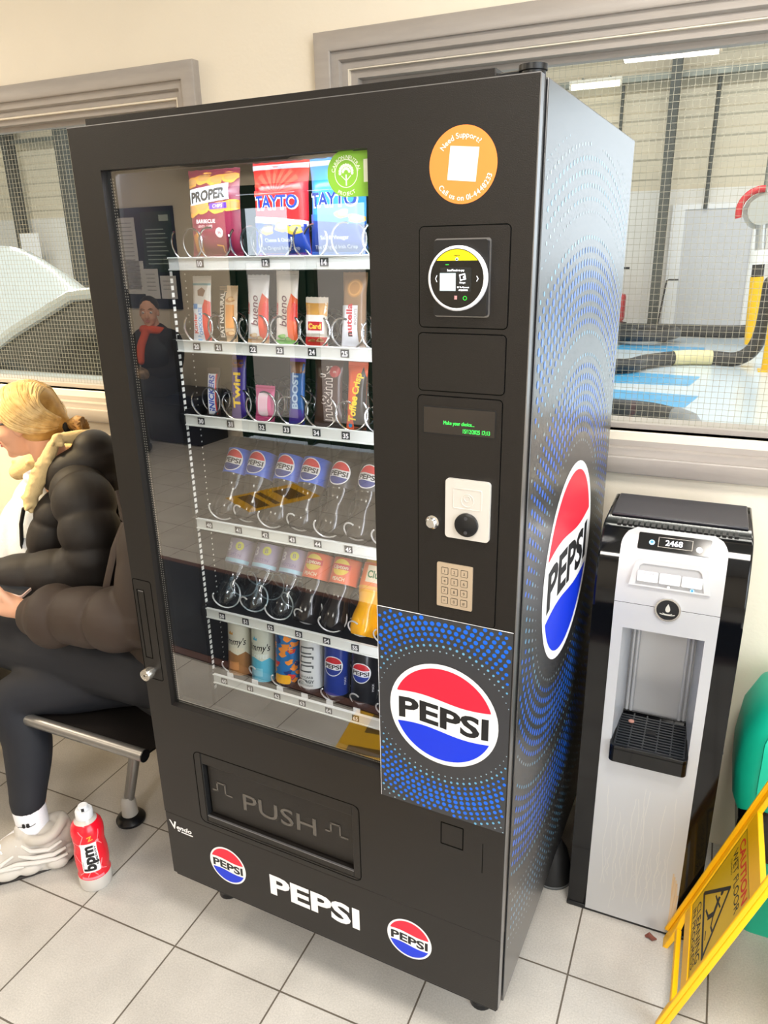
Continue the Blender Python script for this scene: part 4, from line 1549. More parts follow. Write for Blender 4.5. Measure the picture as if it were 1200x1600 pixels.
o0 = bottle('orange_drink_bottle', 'yellow orange-drink bottle with orange label above tab 55', GQ, x5[5], .8345, M_orange, ['#f4803a', '#f6e6c8', '#2a7a3a', '#f2b23a'], lab_or, '#f08020')
c = copy_tree(o0)
c.matrix_world = Matrix.Translation((x5[6], .176, .8345)) @ Matrix.Rotation(-.58, 4, 'X')
c['label'] = 'yellow orange-drink bottle mostly hidden behind the control column'

# ---- cans on the lowest shelf
CANP = [(0, .004), (.019, .002), (.022, 0), (.0245, .004), (.0285, .012), (.0290, .016)]
CANQ = [(.0290, .138), (.0285, .142), (.0245, .152), (.0235, .154), (.0245, .1555), (.0235, .157), (.0215, .153), (0, .153)]
M_alu = mat('can aluminium', '#c9ccd0', .25, 1.0)


def can(label, x, cols, art, bands=()):
    o = thing('drink_can', label, 'can', group='cans on the lowest shelf', M=Matrix.Translation((x, .182, .662)) @ Matrix.Rotation(-.10, 4, 'X'))
    r = .0290
    pr = [(p[0], p[1], 0) for p in CANP[:-1]] + [(r, .016, 1)]
    m = MB()
    m.lathe(CANP, 40, mi=0)
    zs = [.016] + [b for b, _ in bands] + [.138]
    ms = [1] + [q + 1 for _, q in bands]
    for i in range(len(zs) - 1):
        m.lathe([(r, zs[i]), (r, zs[i + 1])], 40, mi=ms[i])
    A = Art()
    art(A)
    A.into(m, lambda u, v, h: ((r + h) * sin(u / r), -(r + h) * cos(u / r), v), step=.006, base=1)
    mk('can_body', m, [M_alu] + [foil(c, .3) for c in cols], o, fix=False, ang=50)
    mk('can_lid', MB().lathe(CANQ, 40), M_alu, o, fix=False)
    return o


def coffee(A):
    A.text("Jimmy's", .004, .086, .017, 1, 2, w=.056, bold=.01, shear=.2)
    A.text('COFFEE', .004, .064, .0105, 2, 2, w=.046, bold=.03)
    A.poly([(-.012, .102), (.000, .102), (.001, .110), (-.003, .106), (-.006, .112), (-.009, .106), (-.013, .110)], 3, 2)
    A.poly([(-.045, .0), (.045, .0), (.045, .046), (.030, .060), (.012, .052), (-.010, .060), (-.045, .048)], 4, 1)
    A.rect(-.012, .014, .014, .034, 5, 2)


can('tall cream and caramel coffee can above tab 60', .122, ['#dcd8c4', '#15120f', '#e8dcc0', '#d89a3a', '#9a6a3a', '#c98a50'], coffee)
can('tall cream and sky-blue coffee can above tab 61', .190, ['#d8dccb', '#15120f', '#e4efe8', '#5ab8d8', '#58b4d0', '#8ad0e4'], coffee)


def mango(A):
    random.seed(5)
    for i in range(34):
        x, y = random.uniform(-.042, .042), random.uniform(.018, .135)
        A.poly([(x + .009 * cos(t) * (1 + .4 * sin(3 * t + i)), y + .007 * sin(t) * (1 + .4 * cos(2 * t + i))) for t in [k * .7 for k in range(9)]], random.choice([1, 1, 2, 3]), 1 + i % 3)
    A.text('E', -.018, .104, .014, 1, 5, bold=.05).text('E', .022, .098, .014, 1, 5, bold=.05)
    A.rect(-.018, .022, .012, .034, 4, 5, r=.006)


can('blue energy can with orange and red patterning above tab 62', .257, ['#1f6fb0', '#f0902a', '#d8302a', '#1a3a7a', '#f2b21e'], mango)


def zero(A):
    for i, z in enumerate((.108, .086, .064)):
        A.line([(.014, z + .008), (-.014, z + .006), (-.016, z - .008), (.012, z - .006)], .0035, 1, 2)
        A.line([(.0165, z + .0085), (.0165, z + .003)], .003, 1, 2)
    A.text('LO-CARB', 0, .044, .0055, 1, 2, w=.034, bold=.02).text('ENERGY', 0, .034, .0075, 1, 2, w=.040, bold=.04).text('ZERO SUGAR', 0, .024, .0050, 1, 2, w=.034)


can('white energy can with grey angular letters above tab 63', .322, ['#dfe2e2', '#5b6062'], zero)


def pcan(A):
    roundel(A, .004, .086, .0235, 1, 2, 3, 4, 1)
    A.text('MAX', .034, .05, .006, 1, 1, rot=UP)


can('blue cola can with round logo above tab 64', .386, ['#12318a', '#eef0f2', '#c8202c', '#12308c', '#15161a'], pcan)
can('black cola can with round logo above tab 65', .455, ['#101116', '#eef0f2', '#c8202c', '#12308c', '#15161a'], pcan)
# ================================================================== water dispenser
M_gloss = mat('gloss black plastic', '#06070a', .07, spec=.4)
M_silver = mat('silver plastic', '#c6c8cc', .34, .35, noise=.03, nscale=6, stretch=(1, 1, .3))
wd_ = rthing('water_dispenser', 'black and silver water dispenser standing between vending machine and green bin', 'water dispenser', 1.049, .435)
hw, dp, hgt = .151, .290, 1.03


def front_y(z):         # the top of the front rolls back
    if z < .86:
        return 0.0
    t = min(1, (z - .86) / (hgt - .86))
    return .090 * (1 - sqrt(max(0, 1 - t ** 2.2)))


prof = [(0, 0)] + [(front_y(z), z) for z in [.0, .3, .6, .86, .88, .90, .92, .94, .96, .975, .988, 1.0, 1.010, 1.018, 1.025, hgt]] + [(dp, hgt), (dp, 0)]
prof = prof[1:]
m = MB()
m.prism(prof, FX, -hw, hw)
body = mk('body', m, M_gloss, wd_, bevel=.010, seg=4)
mk('base_trim', MB().box(-hw - .002, hw + .002, -.004, dp, 0, .012), M_black, wd_, bevel=.003)
m = MB()
m.box(-hw - .0012, -hw + .02, .004, dp - .01, .548, .5505).box(hw - .02, hw + .0012, .004, dp - .01, .548, .5505)
mk('body_seam', m, mat('seam grey', '#3a3d42', .4), wd_)
m = MB()
for i in range(21):
    x = -.122 + .0118 * i
    m.box(x, x + .0078, front_y(1.0285) - .003, front_y(1.0285) + .02, 1.0235, 1.0305)
mk('top_vent', m, mat('vent black', '#050506', .5), wd_)
mk('top_lid', MB().box(-hw + .01, hw - .01,   .125, dp - .012, hgt - .001, hgt + .006), mat('lid black', '#34343a', .3), wd_, bevel=.003)
# silver face follows the front; a cup bay is cut into it
PX = .1055


def face_pt(x, z, d=0.0):
    y = front_y(z)
    return (x, y - .006 - d, z + .004 * max(0, min(1, (z - .9) / .1)))


m = MB()


def strip(x0, x1, z0, z1, n=10, taper=False):
    for i in range(n):
        a, b = z0 + (z1 - z0) * i / n, z0 + (z1 - z0) * (i + 1) / n
        def wx(x, z):
            if taper and z > .995:
                k = min(1, (z - .995) / .031)
                return x * (1 - .26 * (1 - sqrt(max(0, 1 - k * k))))
            return x
        m.add([face_pt(wx(x0, a), a), face_pt(wx(x1, a), a), face_pt(wx(x1, b), b), face_pt(wx(x0, b), b)], [(0, 1, 2, 3)])


BX, B0, B1 = .083, .505, .820
strip(-PX, PX, .010, B0, 2)
strip(-PX, -BX, B0, B1, 2)
strip(BX, PX, B0, B1, 2)
strip(-PX, PX, B1, .8795, 4)
strip(-PX, PX, .8805, 1.026, 24, True)
for s_ in (-1, 1):
    m.add([(s_ * PX, -.006, .01), (s_ * PX, .002, .01), (s_ * PX, .002, .87), (s_ * PX, -.006, .87)], [(0, 1, 2, 3)])
# bay walls
by = .135
m.add([(-BX, -.006, B0), (-BX + .012, by, B0), (-BX + .012, by, B1 - .03), (-BX, -.006, B1)], [(0, 1, 2, 3)])
m.add([(BX, -.006, B0), (BX - .012, by, B0), (BX - .012, by, B1 - .03), (BX, -.006, B1)], [(0, 1, 2, 3)])
m.add([(-BX, -.006, B1), (BX, -.006, B1), (BX - .012, by, B1 - .03), (-BX + .012, by, B1 - .03)], [(0, 1, 2, 3)])
m.add([(-BX, -.006, B0), (BX, -.006, B0), (BX - .012, by, B0), (-BX + .012, by, B0)], [(0, 1, 2, 3)])
m.add([(-BX + .012, by, B0), (BX - .012, by, B0), (BX - .012, by, B1 - .03), (-BX + .012, by, B1 - .03)], [(0, 1, 2, 3)])
fp = mk('front_panel', m, M_silver, wd_, fix=True)
# carve the body behind the bay
cut = MB().box(-BX - .002, BX + .002, -.05, by + .004, B0 - .002, B1 + .002)
cm = bpy.data.meshes.new('cut')
cm.from_pydata(cut.v, [], cut.f)
bmt = bmesh.new()
bmt.from_mesh(body.data)
# simple carve: replace the flat front face by four strips round the bay
fr_faces = [f for f in bmt.faces if all(abs(v.co.y) < 1e-6 for v in f.verts)]
bmesh.ops.delete(bmt, geom=fr_faces, context='FACES_ONLY')
for x0, x1, z0, z1 in ((-hw, hw, 0, B0), (-hw, -BX, B0, B1), (BX, hw, B0, B1), (-hw, hw, B1, .86)):
    vs = [bmt.verts.new(p) for p in ((x0, 0, z0), (x1, 0, z0), (x1, 0, z1), (x0, 0, z1))]
    bmt.faces.new(vs)
bmt.normal_update()
bmt.to_mesh(body.data)
bmt.free()
bpy.data.meshes.remove(cm)
m = MB()
for s_ in (-1, 1):
    for k in range(2):
        x = s_ * (BX - .018 - .010 * k)
        m.cyl((x, by - .004 - .002 * k, B0 + .01), (x, by - .004 - .002 * k, B1 - .04), .004, 10)
mk('bay_rib', m, M_silver, wd_)
# drip tray
m = MB()
m.rrect(-.0845, .0835, -.030, by - .006, .012, FZ, .487, .524, 0)
m.rim(rr2(-.0845, .0835, -.030, by - .006, .012), rr2(-.0785, .0775, -.024, by - .012, .010), FZ, .530, .520, 0)
tr = mk('drip_tray', m, M_gloss, wd_, bevel=.002)
g = MB()
for i in range(13):
    y = -.020 + .0105 * i
    g.box(-.076, .075, y, y + .0045, .5245, .5285)
for x in (-.076, -.046, -.016, .014, .044, .073):
    g.box(x, x + .003, -.021, .121, .5235, .5280)
g.box(-.012, .010, .044, .060, .5245, .5295, 1)
mk('tray_grille', g, [mat('grille black', '#1f2226', .3), M_dark], tr)
tag(mk('residue_lump', MB().ell((0, 0, 0), (.007, .006, .004)), mat('pink crumb', '#b07f72', .8), M=Matrix.Translation(room(1.049 - .048, .435 + .078, .5320))), 'small pink crumb on the drip tray of the water dispenser', 'crumb')
# display, button bay, badge
dz = .9625


def tilt_frame(z):
    e = .004
    y0, y1 = front_y(z - e), front_y(z + e)
    return atan2(y1 - y0, 2 * e)


def on_face(x, z, lift):
    an = tilt_frame(z)
    p = face_pt(x, z)
    return Matrix.Translation((p[0], p[1] - lift * cos(an), p[2] + lift * sin(an))) @ Matrix.Rotation(-an, 4, 'X')


F1 = on_face(0, 1.0065, .0012)
A = Art()
A.rect(-.072, .072, -.019, .019, 0, 1, r=.003)
A.disc(-.044, -.002, .0058, 2, 2, 20).disc(-.044, -.001, .0032, 3, 3, 14).disc(.050, -.006, .0062, 1, 2, 20)
A.line([(-.031, -.010), (-.031, .012), (.036, .012), (.036, -.010), (-.031, -.010)], .0009, 4, 2)
A.text('2468', 0, .001, .0125, 1, 3, w=.034, bold=.02)
m = MB()
A.into(m, lambda u, v, h: (u, -h, v))
mk('display', m, [mat('display black', '#0a0a0c', .1), mat('display lit white', '#f4f6ff', .3, emit=.8), mat('lamp blue', '#9fd2f6', .3, emit=.5), mat('lamp blue core', '#2a8fe0', .3), mat('display line', '#b8b3a8', .4)], wd_, M=F1, fix=False)
zb = .9505
F2 = on_face(0, zb, .0)
m = MB()
o = [(-.080, -.031), (.082, -.031), (.072, .020), (.060, .028), (-.062, .028), (-.072, .020)]
i2 = [(-.068, -.028), (.070, -.028), (.062, .012), (.055, .018), (-.056, .018), (-.063, .012)]
m.rim(o, i2, FY, -.0055, .0, 0)
m.rim([(x * 1.0, z) for x, z in i2], [(x * .98, z * .98) for x, z in i2], FY, -.0055, .001, 0)
m.prism(i2, FY, .0005, -.0008, 1)
bb = mk('button_bay', m, [M_silver, mat('bay grey', '#aeb0b4', .35, .4)], wd_, M=F2)
for i, (a, b) in enumerate(((-.064, -.022), (-.020, .022), (.024, .064))):
    mk('dispense_button', MB().prism(rr2(a, b, -.020, .002, .003), FY, -.0095, -.0005), mat('button pale', '#d9dadc', .35), bb, bevel=.0012)
A = Art()
A.text('HOT LOCK', -.042, -.002, .0035, 0, 1, w=.022).rect(-.057, -.032, -.006, .0015, 1, 0, r=.001)
A.disc(0, -.0255, .0028, 2, 1, 14).disc(.046, -.0255, .0040, 3, 1, 14).disc(.046, -.0255, .0022, 4, 2, 12)
m = MB()
A.into(m, lambda u, v, h: (u, (-.0097 if v > -.022 else -.0058) - h, v))
mk('button_icons', m, [mat('icon grey', '#8e9094', .4), mat('icon plate', '#cdced2', .4), M_white, mat('lamp blue', '#9fd2f6'), mat('lamp blue core', '#2a8fe0')], bb, fix=False)
F3 = on_face(.004, .879, .0005)
m = MB().rim(circ(0, 0, .0262, 40), circ(0, 0, .0225, 40), FY, -.004, .001, 0).prism(circ(0, 0, .0228, 40), FY, -.0012, .0, 1)
A = Art()
A.poly([(.0065 * sin(t) * (sin(t / 2) ** 1.2), .0035 + .0095 * cos(t)) for t in [i * 2 * pi / 20 for i in range(20)]], 2, 1)
for k, w in ((.016, -.010), (.010, -.0085)):
    A.poly([(k * cos(t), w + .0035 * sin(t)) for t in [pi + i * pi / 10 for i in range(11)]] + [(k * .8 * cos(t), w + .0016 * sin(t)) for t in [2 * pi - i * pi / 10 for i in range(11)]], 2, 1)
A.into(m, lambda u, v, h: (u, -.0014 - h, v))
mk('drop_badge', m, [M_chrome, mat('badge black', '#12161a', .15), mat('badge pale', '#d0cfc6', .3, .3)], wd_, M=F3, fix=False)
# dried water marks and a rusty edge on the lower panel
A = Art()
random.seed(11)
for i in range(26):
    x = -.075 + .150 * i / 25 + random.uniform(-.004, .004)
    z0, z1 = random.uniform(.03, .16), random.uniform(.17, .42)
    pts = []
    n = 9
    for k in range(n + 1):
        z = z0 + (z1 - z0) * k / n
        pts.append((x + .003 * sin(k * 1.3 + i), z))
    A.line(pts, random.uniform(.0008, .0018), 0, 1)
m = MB()
A.into(m, lambda u, v, h: (u, -.0063 - h, v))
mk('water_marks', m, [mat('lime scale', '#d3d3d2', .6)], wd_, fix=False)
A = Art()
for i in range(8):
    x = .090 + .002 * i
    A.line([(x + .002 * sin(k + i), .02 + .035 * k * (1 - .05 * i)) for k in range(6)], .0035, i % 2, 1)
m = MB()
A.into(m, lambda u, v, h: (u, -.0063 - h, v))
mk('rust_stain', m, [mat('rust pale', '#cdb89a', .6), mat('rust', '#c9ae8c', .6)], wd_, fix=False)

tag(mk('wrapper_scrap', MB().tube([(-.012, 0, .004), (-.004, .003, .009), (.006, -.002, .006), (.014, .002, .004)], [.003, .007, .006, .002], 7), mat('brown wrapper', '#6d3b30', .6), M=Matrix.Translation(room(1.105, .405)) @ ROOM), 'tiny crumpled brown wrapper on the floor before the water dispenser', 'litter')
bc = rthing('rubber_stand_base', 'black rounded rubber base on the floor between vending machine and dispenser', 'base', .842, .51)
mk('dome', MB().lathe([(0, .0), (.050, 0), (.052, .010), (.046, .05), (.036, .09), (.02, .12), (0, .125)], 28), mat('dull black rubber', '#1d1e20', .55, noise=.2), bc)
mk('rim', MB().lathe([(.050, 0), (.0535, .002), (.0535, .007), (.050, .009)], 28), mat('grey rim', '#55585a', .5), bc)

# ================================================================== green bin with black liner
M_teal = mat('teal plastic', '#12bd9c', .42, noise=.03, nscale=8)
wb_ = rthing('waste_bin', 'teal swing-lid waste bin with black bag beside the water dispenser', 'bin', 1.415, .645)


def rrt(w, d, r, z, cx=0):
    return [(x + cx, y, z) for x, y in rr2(-w, w, -d, d, r, 5)]


def loft(m, secs, mi=0, cap0=True, cap1=True):
    n = len(secs[0])
    vs = [p for s_ in secs for p in s_]
    fs = []
    for k in range(len(secs) - 1):
        for i in range(n):
            j = (i + 1) % n
            fs.append((k * n + i, k * n + j, (k + 1) * n + j, (k + 1) * n + i))
    if cap0:
        fs.append(tuple(range(n - 1, -1, -1)))
    if cap1:
        fs.append(tuple((len(secs) - 1) * n + i for i in range(n)))
    return m.add(vs, fs, mi)


m = MB()
loft(m, [rrt(.115, .125, .03, 0), rrt(.120, .128, .03, .01), rrt(.142, .138, .04, .36)])
mk('bin_body', m, M_teal, wb_)
m = MB()
secs = []
random.seed(4)
for k, (w, z) in enumerate(((.147, .235), (.150, .25), (.153, .28), (.152, .31), (.156, .345), (.150, .37))):
    s_ = rrt(w, w - .006, .05, z)
    secs.append([(x * (1 + random.uniform(-.02, .02)), y * (1 + random.uniform(-.02, .02)), zz + random.uniform(-.008, .008)) for x, y, zz in s_])
loft(m, secs, cap0=False, cap1=False)
mk('bin_bag', m, mat('black bag', '#0c0c0e', .22, bump=.6, bscale=30), wb_, ang=180)
m = MB()
loft(m, [rrt(.160, .143, .06, .335), rrt(.172, .143, .07, .36), rrt(.176, .143, .07, .44), rrt(.168, .140, .07, .53), rrt(.140, .125, .06, .60), rrt(.100, .095, .05, .632), rrt(.04, .04, .03, .64)])
lid = mk('lid', m, M_teal, wb_, ang=50)
m = MB()
pts = [(-.128 + .0 * t, -.146, .44) for t in (0,)]
fl = rr2(-.130, .130, .40, .575, .03)
m.prism(fl, lambda p, q, d: (p, -.1435 + d + max(0, (q - .53)) * .36, q), -.004, .004)
mk('swing_flap', m, M_teal, lid, bevel=.002)
A = Art()
A.rect(-.06, .06, .10, .20, 0, 0, r=.004).rect(-.06, .06, .10, .118, 1, 1).rect(-.06, .06, .182, .20, 1, 1)
for i in range(4):
    A.rect(-.045 + .028 * i, -.030 + .028 * i, .125, .175, 1, 1)
m = MB()
A.into(m, lambda u, v, h: (u, -.1275 - (v - .01) * .0286 - .001 - h, v))
mk('bin_label', m, [M_white, mat('label green', '#1d7a4a', .5)], wb_, fix=False)

# ================================================================== yellow floor sign, lying on its long edge
M_sign = mat('sign yellow', '#f8bb08', .38, noise=.02)
M_signf = mat('sign face yellow', '#e0b60c', .42)
M_sred = mat('sign red', '#a01a14', .5)


def floor_sign(u, v, lab):
    """a folding A-board: two leaves hinged at the top, feet apart"""
    s = rthing('floor_sign', lab, 'sign', u, v)
    L, Wd, al = .62, .262, radians(72)
    b, t = .022, .012
    for k in (0, 1):
        if k == 0:
            T = Matrix(((cos(al), sin(al), 0, 0), (0, 0, 1, 0), (sin(al), -cos(al), 0, 0), (0, 0, 0, 1)))
        else:
            T = Matrix(((-cos(al), -sin(al), 0, 2 * L * cos(al)), (0, 0, -1, Wd), (sin(al), -cos(al), 0, 0), (0, 0, 0, 1)))
        m = MB()

        def bar(poly, y0=0.0, y1=t):
            m.prism(poly, FY, y0, y1)
        for z in (0, 1):
            f = (lambda q: q) if z == 0 else (lambda q: Wd - q)
            # side rail with its stepped foot, raised rib on the outer edge
            bar([(0, f(.002)), (.035, f(.0)), (L - .03, f(.0)), (L, f(.02)), (L, f(.045)), (L - .045, f(b)), (.10, f(b)), (.070, f(.014 + b)), (.040, f(.014 + b)), (0, f(.030))])
            bar([(.03, f(0)), (L - .03, f(0)), (L - .03, f(.007)), (.03, f(.007))], -.010, 0)
        bar([(.125, b), (.155, b), (.155, Wd - b), (.125, Wd - b)])
        bar([(.430, b), (.475, b), (.475, Wd - b), (.430, Wd - b)])
        bar([(L - .045, b), (L, .045), (L, Wd - .045), (L - .045, Wd - b)])
        bar([(.07, .036), (.082, .036), (.082, Wd - .036), (.07, Wd - .036)])
        f_ = mk('sign_frame', m, M_sign, s, M=T, bevel=.002)
        A = Art()

        def P(a, c):        # a across in reading order, c up the sign
            return (c, Wd / 2 - a)
        A.rect(.155, .430, b, Wd - b, 0, 0)
        for q in ((.160, .425, b + .005, b + .0062), (.160, .425, Wd - b - .0062, Wd - b - .005), (.160, .1612, b + .005, Wd - b - .005), (.4238, .425, b + .005, Wd - b - .005)):
            A.rect(*q, 1, 1)
        A.text('CAUTION', .405, Wd / 2, .026, 2, 1, w=.180, bold=.03, rot=-UP).text('WET FLOOR', .372, Wd / 2, .022, 1, 1, w=.176, bold=.01, rot=-UP)
        A.text('CUIDADO', .352, Wd / 2 + .055, .007, 1, 1, rot=-UP)
        A.text('CLEANING', .196, Wd / 2, .022, 1, 1, w=.165, bold=.01, rot=-UP).text('IN PROGRESS', .173, Wd / 2, .016, 1, 1, w=.165, bold=.01, rot=-UP)
        tri = [P(-.090, .220), P(.090, .220), P(0, .345)]
        A.line(tri + tri[:1], .009, 1, 1)
        A.line([P(-.012, .295), P(.010, .270), P(.0, .245)], .013, 1, 1).disc(*P(-.018, .310), .008, 1, 1, 16)
        A.line([P(.010, .270), P(.036, .258), P(.054, .265)], .006, 1, 1).line([P(.0, .245), P(-.03, .232)], .006, 1, 1).line([P(-.010, .288), P(-.032, .280)], .005, 1, 1).line([P(-.010, .288), P(.016, .300)], .005, 1, 1)
        A.line([P(.03, .234), P(.05, .231)], .004, 1, 1)
        m = MB()
        m.box(.15, .435, .003, .009, b - .004, Wd - b + .004, 0)
        A.into(m, lambda p, q, h: (p, .0028 - h, q))
        mk('sign_face', m, [M_signf, M_ink, M_sred], s, M=T, fix=False)
    hx, hz = L * cos(al), L * sin(al)
    mk('hinge', MB().cyl((hx, .03, hz - .004), (hx, Wd - .03, hz - .004), .010, 14), M_sign, s)
    return s


floor_sign(1.134, .162, 'yellow folding caution wet floor sign standing in front of the green bin')

# ================================================================== bench
M_seat = mat('bench seat metal', '#2a2624', .38, .4, bump=.3, bscale=400)
M_tubeg = mat('bench grey metal', '#8f8c88', .35, .7)
bn_ = rthing('bench', 'dark metal waiting bench with grey legs, against the wall left of the machine', 'bench', -1.0, .30)
SZ = .44
segs = ((-.60, -.02), (.0, .545))
for a, b in ((-1.75, -1.19), (-1.17, -.61), (-.59, -.03), (.335, .335)):
    pass
for i, (a, b) in enumerate(((-1.25, -.70), (-.68, -.13), (-.11, .34), (.36, .895))):
    m = MB()
    sec = []
    for k in range(13):
        t = k / 12
        y = -.235 + .46 * t
        sec.append((y, SZ - .012 - .018 * sin(pi * t)))
    poly = sec + [(y, z - .006) for y, z in reversed(sec)]
    m.prism(poly, FX, a, b)
    st = mk('seat', m, M_seat, bn_)
    for y, r in ((-.236, .016), (.228, .014)):
        e = mk('seat_edge', MB().cyl((a, y, SZ - .014), (b, y, SZ - .014), r, 16).cyl((b, y, SZ - .014), (b + .003, y, SZ - .014), r + .0005, 16, 1), [M_tubeg, M_black], st)
mk('beam', MB().box(-1.22, .86, .0, .06, SZ - .085, SZ - .036), M_tubeg, bn_, bevel=.004)
for x in (-1.1, .70):
    for sy in (-1, 1):
        lg = mk('leg', MB().tube([(x, .03, SZ - .06), (x - .02, .03 + sy * .05, SZ - .09), (x - .062, .03 + sy * (.10 if sy < 0 else .14), .075)], [.020, .019, .015], 14), M_tubeg, bn_)
        fx, fy = x - .066, .03 + sy * (.10 if sy < 0 else .14)
        mk('collar', MB().lathe([(0, .022), (.024, .022), (.021, .07), (.017, .088), (0, .088)], 24, c=(fx, fy, 0)), mat('collar pale', '#bdb8b0', .4), lg)
        mk('foot_disc', MB().lathe([(0, 0), (.042, 0), (.043, .008), (.036, .018), (.025, .024), (0, .024)], 28, c=(fx, fy, 0)), M_black, lg)

# ================================================================== drink bottle on the floor
db = rthing('drink_bottle', 'red energy drink bottle with white cap standing on the floor tiles', 'bottle', -.292, .012, 0, .72)
DP = [(0, .004), (.028, .004), (.0395, .0), (.0425, .006), (.0425, .042), (.040, .050), (.0405, .058), (.043, .080), (.0425, .110), (.0385, .140), (.0410, .165), (.0415, .180), (.0385, .196), (.029, .209), (.0205, .217), (.0200, .222)]


def brad(z):
    for (r0, z0), (r1, z1) in zip(DP[1:-1], DP[2:]):
        if z0 <= z <= z1 and z1 > z0:
            return r0 + (r1 - r0) * (z - z0) / (z1 - z0)
    return .02


m = MB()
m.lathe([(r, z, (0 if z < .042 else (1 if z < .200 else 0))) for r, z in DP], 40)
A = Art()
A.rect(-.021, .023, .068, .160, 2, 2, r=.003)
A.text('bpm', -.004, .113, .031, 3, 3, w=.078, bold=.045, rot=UP).text('ENERGY', .0175, .120, .0050, 3, 3, w=.060, bold=.03, rot=UP).text('ENERGY', -.0175, .095, .0032, 3, 3, w=.022, rot=UP)
A.text('Z', .008, .176, .014, 4, 2, bold=.03, rot=.2).rect(-.03, .03, .044, .050, 5, 1)
for p in (((-.035, .055), (-.012, .076), (-.022, .10), (-.04, .12)), ((-.04, .16), (-.02, .155), (-.008, .185), (-.02, .198)), ((.04, .06), (.022, .074), (.03, .1)), ((.035, .19), (.026, .160), (.04, .14)), ((-.012, .052), (0, .076), (.014, .054))):
    A.line(p, .0022, 6, 1)
    A.disc(*p[1], .005, 6, 1, 12)
A.into(m, lambda u, v, h: ((brad(v) + h + .0004) * sin(u / .042), -(brad(v) + h + .0004) * cos(u / .042), v), step=.006)
mk('bottle_body', m, [mat('cloudy plastic', '#c9c4be', .2, coat=.4), foil('#e8162c', .2), M_white, M_ink, foil('#f0a83a'), foil('#f07a8a'), foil('#ff8a96')], db, fix=False, ang=60)
mk('bottle_cap', MB().lathe([(0, .218), (.0215, .218), (.0220, .222), (.0220, .238), (.020, .241), (.013, .241), (.013, .252), (.011, .254), (0, .254)], 32), mat('cap white', '#e4e6ea', .4), db)
A = Art()
A.rect(-.003, .003, .004, .019, 0, 0)
mk('cap_mark', MB().box(-.0035, .0035, -.0138, -.0125, .242, .2515), M_ink, db)

# ================================================================== what the glass reflects from the rest of the room
mt = rthing('floor_mat', 'wide dark blue entrance mat on the tiles facing the vending machine', 'mat', -.4, -1.36)
mk('pile', MB().box(-2.2, 2.4, -.345, .345, .0, .008), mat('mat pile', '#0d1422', .95, noise=.3, nscale=150, bump=.8, bscale=500), mt)
mk('edging', MB().box(-2.24, 2.44, -.385, -.345, 0, .006).box(-2.24, 2.44, .345, .385, 0, .006), mat('mat edge', '#5a3a34', .8), mt)
A = Art()
A.rect(-.19, .19, -.27, .27, 0, 0)
A.rect(-.15, .15, .10, .20, 1, 1).rect(-.15, .15, .02, .06, 1, 1).rect(-.12, .12, -.20, -.06, 1, 1)
m = MB()
A.into(m, lambda u, v, h: (u, v, .0015 + h))
m.box(-.19, .19, -.27, .27, 0, .0012, 0)
for (u, v, a, lab) in ((-1.87, -2.88, .45, 'flat yellow floor sticker with dark print far behind the dark mat'), (.16, -.83, -.2, 'flat yellow floor sticker with dark print lying before the vending machine mat')):
    tag(mk('floor_sticker', m, [mat('sticker yellow', '#d8a50c', .5), mat('sticker print', '#6a4f10', .6)], M=Matrix.Translation(room(u, v)) @ Matrix.Rotation(RA + a, 4, 'Z'), fix=False), lab, 'floor sticker', 'yellow floor stickers')

nb = rthing('notice_board', 'dark green notice board with white papers on the wall by the entrance', 'notice board', -4.12, V0)
mk('board', MB().box(-.36, .36, 0.001, .02, 1.13, 2.0), mat('board navy', '#142338', .7), nb)
mk('green_panel', MB().box(-.02, .34, .02, .024, 1.45, 1.96), mat('board green', '#173a34', .6), nb)
for a, b, c, d in ((-.33, -.10, 1.30, 1.92), (-.28, -.05, 1.26, 1.55), (-.06, .12, 1.22, 1.48), (.14, .33, 1.22, 1.42)):
    pm = MB().box(a, b, .024, .026, c, d, 0)
    k = d - .05
    while k > c + .05:
        pm.box(a + .03, b - .04, .026, .0263, k, k + .008, 1)
        k -= .035
    mk('paper', pm, [mat('paper', '#f0f0f2'), mat('paper grey', '#b4b4b8', .7)], nb)
pm = MB()
for i in range(9):
    pm.box(.02, .28 - .02 * (i % 3), .024, .0245, 1.52 + .036 * i, 1.528 + .036 * i)
pm.box(.20, .31, .024, .0245, 1.88, 1.93)
mk('board_print', pm, mat('print pale', '#b8c8c0', .6), nb)
hb = rthing('wall_heater', 'black box heater hung high on the entrance wall', 'heater', -2.95, V0, 2.28)
mk('body', MB().box(-.55, .5, 0.03, .30, 0, .30), M_black, hb, bevel=.03)
mk('grille', MB().box(-.45, -.25, .30, .305, .06, .24), mat('heater grille', '#8c8478', .5), hb)
for q in (-.3, .2):
    mk('bracket', MB().box(q, q + .05, 0, .03, .1, .2), M_steel, hb)
be = rthing('waiting_bench', 'dark blue upholstered bench along the entrance wall below the notice board', 'bench', -3.95, V0 + .27)
mk('seat', MB().box(-.85, .70, -.24, .24, .36, .45), mat('navy vinyl', '#101a2c', .4), be, bevel=.03)
mk('front_board', MB().box(-.83, .68, .18, .20, .02, .36), mat('navy board', '#0d1524', .5), be)
for x in (-.78, .62):
    mk('leg', MB().box(x - .02, x + .02, -.2, .17, 0, .36), M_black, be)
